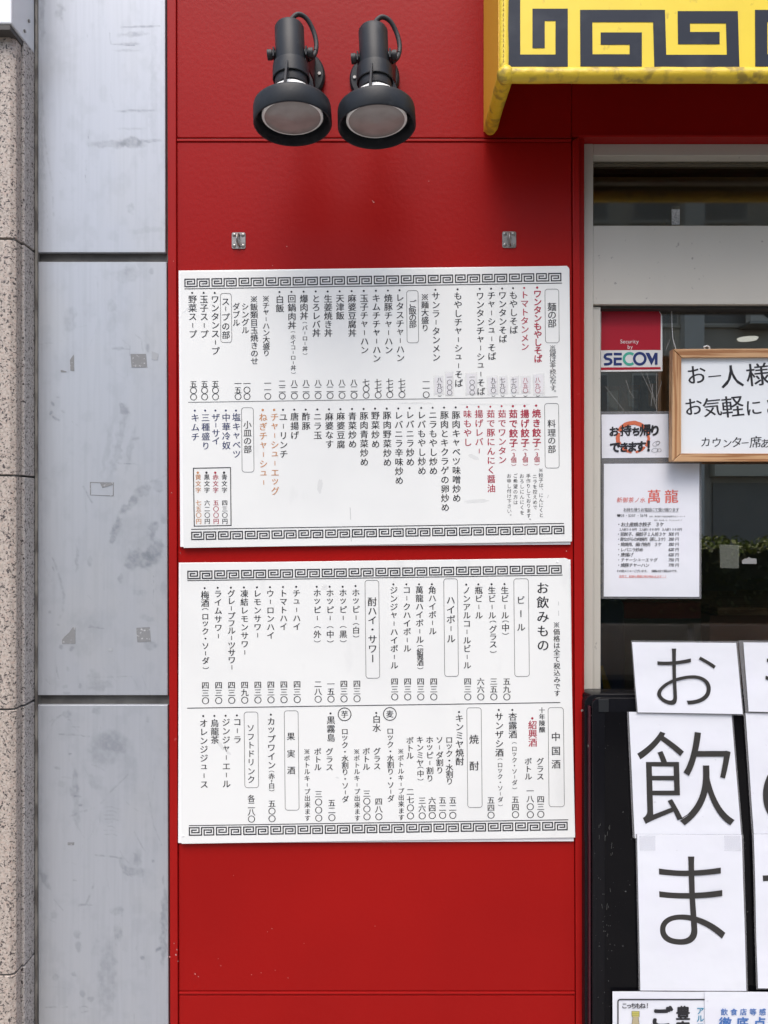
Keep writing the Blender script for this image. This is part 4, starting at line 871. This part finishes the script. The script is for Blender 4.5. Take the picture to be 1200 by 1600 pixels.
# ================================================================== SECURITY STICKER
SY = GY-.0022
ss = thing('security_sticker', P(986, 580, SY), 'red and white security company sticker on the door glass', 'sticker')
def q10(pts): return [(930+a/10, 475+b/10) for a, b in pts]
MB().prism(q10([(85, 78), (985, 68), (1048, 190), (1052, 1050), (88, 1060)]), SY, SY+.0018).build('sticker_base', SECW, ss, bevel=.0002, seg=1)
MB().flat(q10([(95, 102), (980, 90), (1025, 165), (1022, 718), (90, 722)]), SY-.0003).build('red_field', SECR, ss)
MB().flat(q10([(88, 992), (1022, 985), (1022, 1022), (88, 1032)]), SY-.0003).build('red_bar', SECR, ss)
t = MB()
def lat(t, text, x0, y, size, yy, bold=0.):
    x = x0
    for ch_ in text:
        g = glyph_mesh(ch_, bold)
        vs, fs, bb = g
        t.add([P(x+(a-bb[0])*size, y-b*size, yy) for a, b in vs], fs); x += (bb[1]-bb[0]+.085)*size
lat(t, 'Security', 930+39.3, 475+61.5, 8.6, SY-.0006); lat(t, 'by', 930+50.8, 475+69.8, 8.6, SY-.0006)
t.build('white_lettering', SECW, ss)
def arc(cx, cy, r, a0, a1, n=20): return [(cx+r*math.cos(R(a0+(a1-a0)*i/n)), cy+r*math.sin(R(a0+(a1-a0)*i/n))) for i in range(n+1)]
t = MB(); yy = SY-.0006; w = 4.0
t.ribbon(q10([(268, 785), (215, 785)] + [(200+(-50)*math.sin(R(a)), 823-38*math.cos(R(a))) for a in (20, 60, 100, 140)] + [(205, 860)] + [(210+42*math.sin(R(a)), 899-38*math.cos(R(a))) for a in (20, 60, 100, 140)] + [(205, 940), (138, 942)]), w, yy)
t.ribbon(q10([(290, 782), (416, 782)]), w, yy-.00003); t.ribbon(q10([(416, 856), (308, 856), (308, 940), (416, 940)]), w, yy)
t.ribbon(arc(930+69.7, 475+85.5, 8.7, 0, 360, 36)[:-1], w, yy-.0002, True)
t.flat(q10([(785, 762), (845, 762), (900, 870), (875, 952)]), yy); t.flat(q10([(875, 952), (862, 925), (930, 762), (975, 762), (975, 948), (932, 948), (932, 848), (885, 950)]), yy-.0001)
t.build('navy_lettering', SECN, ss)
t = MB(); t.ribbon(arc(930+53.7, 475+85.7, 8.8, -48, -312, 30), w, yy); t.build('green_letter', SECG, ss)

# ================================================================== WOOD-FRAMED WHITEBOARD
wy = .028
wb = thing('whiteboard', P(1200, 721, wy), 'small whiteboard in a pine frame with handwritten welcome lines', 'whiteboard')
MB().prism([(1061, 555), (1330, 554), (1330, 712), (1061, 711)], wy+.009, wy+.016).build('writing_surface', WBOARD, wb)
MB().prism([(1052, 545.2), (1340, 544), (1326, 558), (1065.5, 558.6)], wy, wy+.022).build('frame_rail', WOOD, wb, bevel=.0012)
MB().prism([(1065.2, 708.4), (1326, 708.8), (1340, 721.5), (1050.6, 721.2)], wy, wy+.022).build('frame_rail', WOOD, wb, bevel=.0012)
MB().prism([(1051.4, 545.8), (1064.8, 559), (1064.5, 708), (1050, 720.8)], wy, wy+.022).build('frame_rail', WOODV, wb, bevel=.0012)
MB().prism([(1340.6, 545.8), (1340.6, 720.8), (1327, 708), (1327, 559)], wy, wy+.022).build('frame_rail', WOODV, wb, bevel=.0012)
t = MB(); ty = wy+.0086
def wl(x, y): return (1040+x/7.5, 540+y/7.5)
def hand(ch_, x, y, em, bold=.0, rot=.10, sx=1., sh=.0):
    q = wl(x, y); t.glyph(ch_, q[0], q[1], em/7.5, ty, bold, rot, sx, 1, sh)
for a in (('お', 360, 340, 245), ('一', 575, 360, 160), ('人', 775, 360, 285), ('様', 1080, 338, 285), ('で', 1360, 340, 250), ('も', 1600, 340, 250)): hand(*a, bold=.011)
for a in (('お', 325, 715, 225), ('気', 545, 720, 235), ('軽', 785, 712, 270), ('に', 1033, 725, 210), ('ど', 1260, 715, 220), ('う', 1480, 715, 220), ('ぞ', 1700, 715, 220)): hand(*a, bold=.011)
for a in (('カ', 470, 1128, 125), ('ウ', 598, 1133, 125), ('ン', 722, 1143, 115), ('タ', 835, 1130, 135), ('ー', 932, 1140, 100), ('席', 1055, 1128, 145), ('あ', 1168, 1145, 120), ('り', 1290, 1145, 110), ('ま', 1410, 1145, 115), ('す', 1530, 1145, 115)): hand(*a, bold=.008, rot=.07, sh=.12)
t.build('handwriting', INK, wb)
t = MB().tube([P(1101, 546, wy+.02), P(1100, 542, wy+.018), P(1104, 540.5, wy+.016), P(1108, 542, wy+.018), P(1109, 547, wy+.02)], .0022, 8).build('hanging_knot', SECW, wb, smooth=True)
t = MB().tube([P(1049.5, 483, GY-.004), P(1050, 510, GY-.006), P(1051.5, 530, GY-.008), P(1056, 545, wy+.02)], .0006, 6).build('hanging_line', SECW, wb)
fl = MB()
for pts in ([(1047, 530), (1040, 548)], [(1002, 582), (1019, 617), (1026, 640)], [(1010, 582), (1017, 604), (1024, 628)], [(1025.5, 584), (1026, 642)], [(1020, 600), (1017.5, 634)], [(1034, 596), (1025, 625)], [(978, 594), (984, 612), (991, 622)], [(946, 604), (975, 642)]):
    fl.tube([P(a, b, GY-.001) for a, b in pts], .0004, 5)
o = fl.build('cut_string', mat('nylon_line', (.35, .34, .32), .3), None, kind='stuff'); tag(o, 'loose nylon string scratches trailing over the door glass', 'string')

# ================================================================== PAPERS ON THE GLASS
def sheet(mb, q, y, nx=10, ny=10, amp=.0012, seed=0):
    """gently rippled thin sheet between 4 px corners TL TR BR BL"""
    b = len(mb.v); TL, TR, BR, BL = [Vector(p) for p in q]
    for side in (0, 1):
        for j in range(ny+1):
            for i in range(nx+1):
                u, v = i/nx, j/ny; p = (TL*(1-u)+TR*u)*(1-v)+(BL*(1-u)+BR*u)*v
                dy = amp*(noise.noise(Vector((u*2.1+seed, v*2.3, seed*.7)))-.6)
                w = P(p.x, p.y, y); w.y += dy+side*.0003; mb.v.append(w)
    n = (nx+1)*(ny+1)
    for j in range(ny):
        for i in range(nx):
            a = b+j*(nx+1)+i; mb.f.append([a, a+nx+1, a+nx+2, a+1]); mb.f.append([a+n, a+n+1, a+n+nx+2, a+n+nx+1])
    rim = [i for i in range(nx+1)]+[(nx+1)*j+nx for j in range(1, ny+1)]+[(nx+1)*ny+i for i in range(nx-1, -1, -1)]+[(nx+1)*j for j in range(ny-1, 0, -1)]
    for i in range(len(rim)): a, c = rim[i], rim[(i+1) % len(rim)]; mb.f.append([b+a, b+c, b+n+c, b+n+a])
    return mb
py = GY-.004
tn = thing('takeaway_notice', P(992, 716, py), 'laminated white takeaway notice with brush lettering over an orange ring', 'notice')
sheet(MB(), [(938.4, 643), (1049.5, 642.5), (1050, 721.5), (939, 723)], py+.0016, amp=.0008, seed=3).build('laminate', LAM, tn, smooth=True)
sheet(MB(), [(939.8, 647.8), (1044, 646.8), (1045, 714.8), (940.4, 716)], py+.0006, amp=.0006, seed=3).build('paper', PAPER, tn, smooth=True)
def z9(x, y): return (930+x/9.23, 580+y/9.23)
t = MB(); c = z9(545, 958); yq = py-.0005
pts_o = []
for (a0, a1, r0, r1) in ((-155, -30, .8, 1.05), (-28, 35, .84, 1.0), (40, 80, .84, .98), (95, 135, .8, .98), (150, 200, .78, 1.02)):
    n = 14
    for i in range(n):
        def pt(a, r): return (c[0]+26.5*r*math.cos(R(a)), c[1]+25*r*math.sin(R(a)))
        aa, ab = a0+(a1-a0)*i/n, a0+(a1-a0)*(i+1)/n
        ja, jb = .04*noise.noise(Vector((aa*.1, 0, 0))), .04*noise.noise(Vector((ab*.1, 0, 0)))
        t.flat([pt(aa, r1+ja), pt(ab, r1+jb), pt(ab, r0+jb), pt(aa, r0+ja)], yq)
t.build('orange_ring', mat('orange_red_ink', (.55, .13, .06), .6), tn)
t = MB()
for ch_, x, y, em, b in (('お', 270, 868, 150, .042), ('持', 443, 853, 168, .03), ('ち', 588, 868, 135, .05), ('帰', 725, 850, 180, .03), ('り', 862, 852, 165, .05), ('で', 288, 1095, 165, .05), ('き', 418, 1095, 150, .045), ('ま', 532, 1090, 155, .045), ('す', 655, 1083, 165, .045), ('！', 770, 1078, 190, .05)):
    q = z9(x, y); t.glyph(ch_, q[0], q[1], em/9.23, yq-.0004, b, .06, 1, 1, .08)
for e in ((880, 1045, 55, 30, -25), (905, 1035, 30, 20, -20), (862, 1140, 48, 28, -10), (925, 1140, 28, 24, 0)):
    q = z9(e[0], e[1]); t.ribbon([(q[0]+(e[2]*math.cos(a)*math.cos(R(e[4]))-e[3]*math.sin(a)*math.sin(R(e[4])))/9.23, q[1]+(e[2]*math.cos(a)*math.sin(R(e[4]))+e[3]*math.sin(a)*math.cos(R(e[4])))/9.23) for a in [2*math.pi*i/20 for i in range(20)]], .45, yq-.0004-.0001*(e[2] % 5), True)
t.build('brush_lettering', INK, tn)

tm = thing('takeaway_menu', P(1018, 933, py), 'laminated white takeaway price sheet with a red printed shop name', 'menu sheet')
sheet(MB(), [(939.5, 722.5), (1096, 721.8), (1095.5, 935.5), (939.5, 935.5)], py+.0018, amp=.0012, seed=8).build('laminate', LAM, tm, smooth=True)
sheet(MB(), [(943.4, 724.6), (1092.6, 724.4), (1092.4, 932.6), (943.2, 932)], py+.0008, 14, 18, amp=.0010, seed=8).build('paper', PAPER, tm, smooth=True)
def zz(x, y): return (955+x/9.23, 750+y/9.23)
def mrow(mb, text, x0, x1, y, em, bold=.0, shear=.15, rot=.04):
    a = zz(x0, y); b = zz(x1, y); mb.htext(text, a[0], b[0], a[1], em/9.23, yq, bold, rot, shear)
t = MB(); mrow(t, '新御茶ノ水', 120, 455, 288, 82, -.004); mrow(t, '萬龍', 618, 868, 235, 205, .015, .05)
mrow(t, '店売で、餃娘も萬龍の味が味わえます！！', 130, 785, 1390, 40, 0); t.ribbon([zz(120, 1408), zz(795, 1408)], .3, yq); t.build('red_lettering', PINK, tm)
t = MB()
mrow(t, 'お持ち帰りお電話にて受け賜ります', 200, 955, 428, 56, -.004, 0, 0); t.ribbon([zz(183, 460), zz(970, 460)], .35, yq)
lat(t, '03', 955+140/9.23, 750+530/9.23, 5.6, yq); lat(t, '5207', 955+248/9.23, 750+530/9.23, 5.6, yq); lat(t, '5678', 955+418/9.23, 750+530/9.23, 5.6, yq)
for x in (218, 388): t.disc(*zz(x, 512), .5, yq)
t.flat([zz(85, 495), zz(135, 495), zz(135, 510), zz(128, 528), zz(92, 528), zz(85, 510)], yq)
mrow(t, '住所：東京都千代田区神田駿河台３ー４ー４', 560, 1055, 525, 26, 0, 0, 0); mrow(t, '場所：新お茶ノ水、平しおえんＢ１Ｆ', 630, 1015, 580, 24, 0, 0, 0)
t.build('grey_lettering', mat('soft_black_ink', (.06, .06, .065), .5), tm)
t = MB()
for text, x0, x1, y, em in (('・お土産焼き餃子　３ケ', 110, 730, 640, 68), ('１人前500円　２人前1000円　３人前1500円', 130, 1000, 712, 44), ('・茹餃子、揚餃子１人前３ケ', 105, 765, 780, 60), ('・昔ながらの肉焼売（蒸し３ケ）', 105, 790, 853, 58), ('・焼焼売、揚げ焼売　３ケ', 110, 700, 928, 60), ('・レバニラ炒め', 108, 435, 1005, 60), ('・唐揚げ', 108, 290, 1078, 64), ('・チャーシューエッグ', 108, 640, 1152, 60), ('・焼豚チャーハン', 108, 520, 1228, 64), ('その他メニューございます。　価格は全て税込みです。', 95, 960, 1312, 42)):
    mrow(t, text, x0, x1, y, em, .012)
for y, s_ in ((780, '500'), (853, '350'), (928, '350'), (1003, '620'), (1078, '620'), (1153, '750'), (1228, '770')):
    mrow(t, s_, 842, 892, y, 64, .012, .15, 0); mrow(t, '円', 950, 950, y, 56, .012)
t.build('black_lettering', INK, tm)
o = MB().prism([(1124.5, 851), (1155, 851.5), (1154.5, 888), (1125.5, 887.5)], py+.001, py+.0016).build('faded_sticker', HAZEP); tag(o, 'faded see-through square sticker on the glass before the hedge reflection', 'sticker')
o = MB().prism([(1159.5, 876), (1164, 873), (1168, 872.5), (1170, 870.3), (1174, 872.3), (1182, 872.8), (1182.2, 881), (1159.8, 881)], py+.001, py+.0018).build('torn_paper_scrap', mat('scrap_white', (.22, .22, .215), .7)); tag(o, 'torn scrap of white paper stuck on the glass', 'paper scrap')
o = MB().prism([(1049.8, 327), (1062.3, 327), (1062.3, 351), (1049.8, 351)], DY+.026, DY+.0285).build('dotted_tab', mat('tab_white', (.55, .55, .53), .6, var=[(400, .5, .58, (.3, .3, .3), 2, U1)])); tag(o, 'small pale tab at the bottom of the transom glass', 'tab')

# ================================================================== BLACK DISPLAY BOARD
BF = -.046; BB = .030
xl = P(925.5, 0, BF).x
db = thing('display_board', (xl+.5, (BF+BB)/2, 0), 'black framed display board standing before the door, covered with papers', 'display board')
ztop = P(0, 1091, BF).z
def rbox(x0, x1, y0, y1, z0, z1, r, name, m, par):
    pts = rrect(x0, z0, x1, z1, r, 5); n = len(pts); mb = MB()
    mb.add([(x, y0, z) for x, z in pts]+[(x, y1, z) for x, z in pts], [list(range(n)), list(range(n, 2*n))[::-1]]+[(i, (i+1) % n, n+(i+1) % n, n+i) for i in range(n)])
    return mb.build(name, m, par, bevel=.002, smooth='fix')
rbox(xl-.012, 2.2, BF+.018, BB, .05, ztop+.004, .022, 'case', BLKP, db)
rbox(xl, 2.2, BF, BF+.016, .06, ztop, .016, 'front_frame', BLKP, db)
MB().box(xl-.006, xl-.0015, BF+.006, BF+.020, .07, ztop-.02).build('edge_strip', MAROON, db, bevel=.001)
px_ = P(945, 0, BF).x
MB().box(px_, 2.15, BF-.0012, BF-.0004, .10, P(0, 1112, BF).z).build('display_panel', BLKD, db)
MB().box(px_-.014, px_+.008, BF-.0022, BF-.0005, P(0, 1112, BF).z, P(0, 1092.5, BF).z).build('corner_piece', mat('corner_black', (.012, .014, .016), .35), db, bevel=.0006)
MB().box(xl, 2.2, BF+.02, BB-.01, .0, .05).build('foot', BLKP, db)
for (x, y) in ((923, 1118), (921, 1165), (910.5, 1110)):
    c = P(x, y, BF+.01); MB().tube([c, c+Vector((-.003, -.002, 0))], .0022, 8).build('rivet', ZINC, db, smooth=True)
scf = MB(); random.seed(9)
for i in range(38):
    x = random.gauss(945, 9); y = random.gauss(1460, 60); 
    if x < 928: continue
    scf.disc(x, y, random.uniform(.25, .7), BF-.0026, 6)
for i in range(14): x = random.uniform(936, 960); y = random.uniform(1280, 1420); scf.ribbon([(x, y), (x+random.uniform(-1, 1), y+random.uniform(2, 10))], .35, BF-.0026)
scf.build('speckle', mat('dust_speck', (.11, .11, .105), .8), db, kind='stuff')

pyb = BF-.006
def bigpaper(name, label, q, lamq, glyphs, seed, yoff=0., group='white sheets taped over the black display board'):
    t = thing(name, P((q[2][0]+q[3][0])/2, q[2][1], pyb-yoff), label, 'paper sheet', group)
    if lamq: sheet(MB(), lamq, pyb-yoff+.0012, 6, 8, .0010, seed).build('laminate', LAM, t, smooth=True)
    sheet(MB(), q, pyb-yoff, 10, 12, .0016, seed).build('paper', PAPER, t, smooth=True)
    mb = MB()
    for (ch_, cx, cy, sx, sy, b) in glyphs:
        g = glyph_mesh(ch_, min(b, 0.)); vs, fs, bb = g; w = bb[1]-bb[0]; h = bb[3]-bb[2]
        out = []
        for a, c in vs:
            x = cx+((a-bb[0])/w-.5)*sx; y = cy-((c-bb[2])/h-.5)*sy; out.append(P(x+(y-cy)*.03, y, pyb-yoff-.0022))
        mb.add(out, fs)
    mb.build('lettering', mat('toner_black_%d' % seed, (.03, .028, .026), .5), t)
    return t
bigpaper('paper_sheet', 'sheet with one large お at the top of the display board', [(987.2, 1003.2), (1149.9, 1004.5), (1160, 1115.4), (996.3, 1112.7)], [(985.6, 1000.6), (1152.5, 1002), (1162, 1117.6), (994.4, 1114.6)], [('お', 1072.5, 1056.8, 93, 89, -.012)], 1, .006)
bigpaper('paper_sheet', 'sheet with the large kanji 飲 under the お sheet', [(982.3, 1112), (1142.7, 1114), (1158.3, 1309), (991.5, 1309)], [(979.5, 1112), (1145, 1114), (1160.8, 1309), (988.5, 1309)], [('飲', 1071.5, 1216.4, 150, 147, -.007)], 2, .001)
bigpaper('paper_sheet', 'sheet with the large hiragana ま below the 飲 sheet', [(995.2, 1303.3), (1158.7, 1304.5), (1165.9, 1548), (1000.5, 1547.5)], [(993, 1303), (1161.5, 1304), (1168.6, 1548.5), (998, 1547.8)], [('ま', 1080.8, 1406.7, 102, 139, -.009)], 3, .004)
bigpaper('paper_sheet', 'upper right sheet cut by the photo edge, beside the お sheet', [(1161.2, 1003.5), (1325, 1005), (1336, 1116), (1169.5, 1111.5)], [(1153.5, 1000.5), (1329, 1002), (1338, 1118), (1164.5, 1114)], [('も', 1242, 1057, 92, 89, -.012)], 4, .0055)
bigpaper('paper_sheet', 'middle right sheet cut by the photo edge, beside the 飲 sheet', [(1164.5, 1114), (1325, 1116), (1340, 1309), (1178, 1308)], [(1161.5, 1114), (1328, 1116), (1343, 1309), (1175, 1308)], [('の', 1262, 1237, 140, 128, -.009)], 5, .001)
bigpaper('paper_sheet', 'lower right sheet cut by the photo edge, beside the ま sheet', [(1177.5, 1303), (1341, 1304.5), (1349, 1545), (1184, 1543.5)], [(1175, 1302.5), (1345, 1304), (1351, 1547), (1181.5, 1545.5)], [('す', 1252, 1410, 118, 130, -.009)], 6, .0035)
tg = [o for o in bpy.data.objects if o.get('label', '').startswith('sheet with the large hiragana')][0]
GHO = film('tape_patch_film', (.42, .43, .50), .07, .2)
for q in ([(999, 1306), (1024, 1306), (1024, 1329), (999.5, 1329)], [(1131.5, 1305.5), (1157, 1306), (1158, 1330), (1132, 1329.5)]):
    MB().prism(q, pyb-.0042-.0022, pyb-.0042-.0019).build('tape_patch', GHO, tg)
# bottom posters
def z8(x, y): return (940+x/4.615, 1480+y/4.615)
lp = thing('drinks_poster', P(1030, 1700, pyb), 'white drinks poster with a bottle drawing and black rounded border', 'poster')
sheet(MB(), [(957, 1549), (1128, 1549.5), (1130, 1760), (958, 1760)], pyb-.003, 8, 10, .001, 12).build('paper', PAPER, lp, smooth=True)
yl = pyb-.0048
MB().ribbon(rrect(965.6, 1561.8, 1124, 1750, 3.5), 2.0, yl, True).build('border', INK, lp)
t = MB(); a = z8(165, 422); b = z8(330, 422); t.htext('こっちもね！', a[0], b[0], a[1], 44/4.615, yl, .02, .02, .05); q = z8(432, 505); t.glyph('ご', *q, 165/4.615, yl, .045)
for ch_, y in (('豊', 475), ('富', 585), ('な', 695)): q = z8(587, y); t.glyph(ch_, *q, 105/4.615, yl, .04)
t.build('black_lettering', INK, lp)
t = MB()
for i, ch_ in enumerate('アルコール'): q = z8(712, 458+i*56); t.glyph(ch_, *q, 56/4.615, yl, .02, vert=True)
t.build('blue_lettering', TEALI, lp)
def bp(pts): return [z8(*p) for p in pts]
MB().flat(bp([(227, 500), (264, 500), (266, 520), (282, 640), (282, 1000), (205, 1000), (205, 640), (222, 520)]), yl).build('bottle_picture', BOTG, lp)
MB().flat(bp([(218, 462), (272, 462), (272, 500), (220, 500)]), yl-.0001).build('cap_picture', mat('cap_print', (.50, .46, .12), .4), lp)
t = MB(); t.ribbon(bp([(218, 462), (272, 462), (272, 500), (266, 505), (266, 520), (284, 640)]), .5, yl-.0002); t.ribbon(bp([(218, 462), (218, 500), (226, 505), (224, 520), (203, 640)]), .5, yl-.0003); t.ribbon(bp([(220, 476), (270, 476)]), .4, yl-.0004); t.ribbon(bp([(220, 490), (270, 490)]), .4, yl-.0004); t.build('outline_print', INK, lp)
rp_ = thing('hygiene_poster', P(1200, 1700, pyb), 'pale poster with blue printed lines at the lower right corner', 'poster')
sheet(MB(), [(1101, 1549.5), (1290, 1549.5), (1292, 1760), (1102, 1760)], pyb-.0065, 8, 10, .001, 15).build('paper', PAPER, rp_, smooth=True)
t = MB(); yl = pyb-.0085
for i, ch_ in enumerate('飲食店等感染症対策'): q = z8(885+i*69, 467); t.glyph(ch_, *q, 52/4.615, yl, .018)
for i, ch_ in enumerate('徹底点検'): q = z8(893+i*124, 548); t.glyph(ch_, *q, 92/4.615, yl, .028)
t.build('blue_lettering', BLUI, rp_)
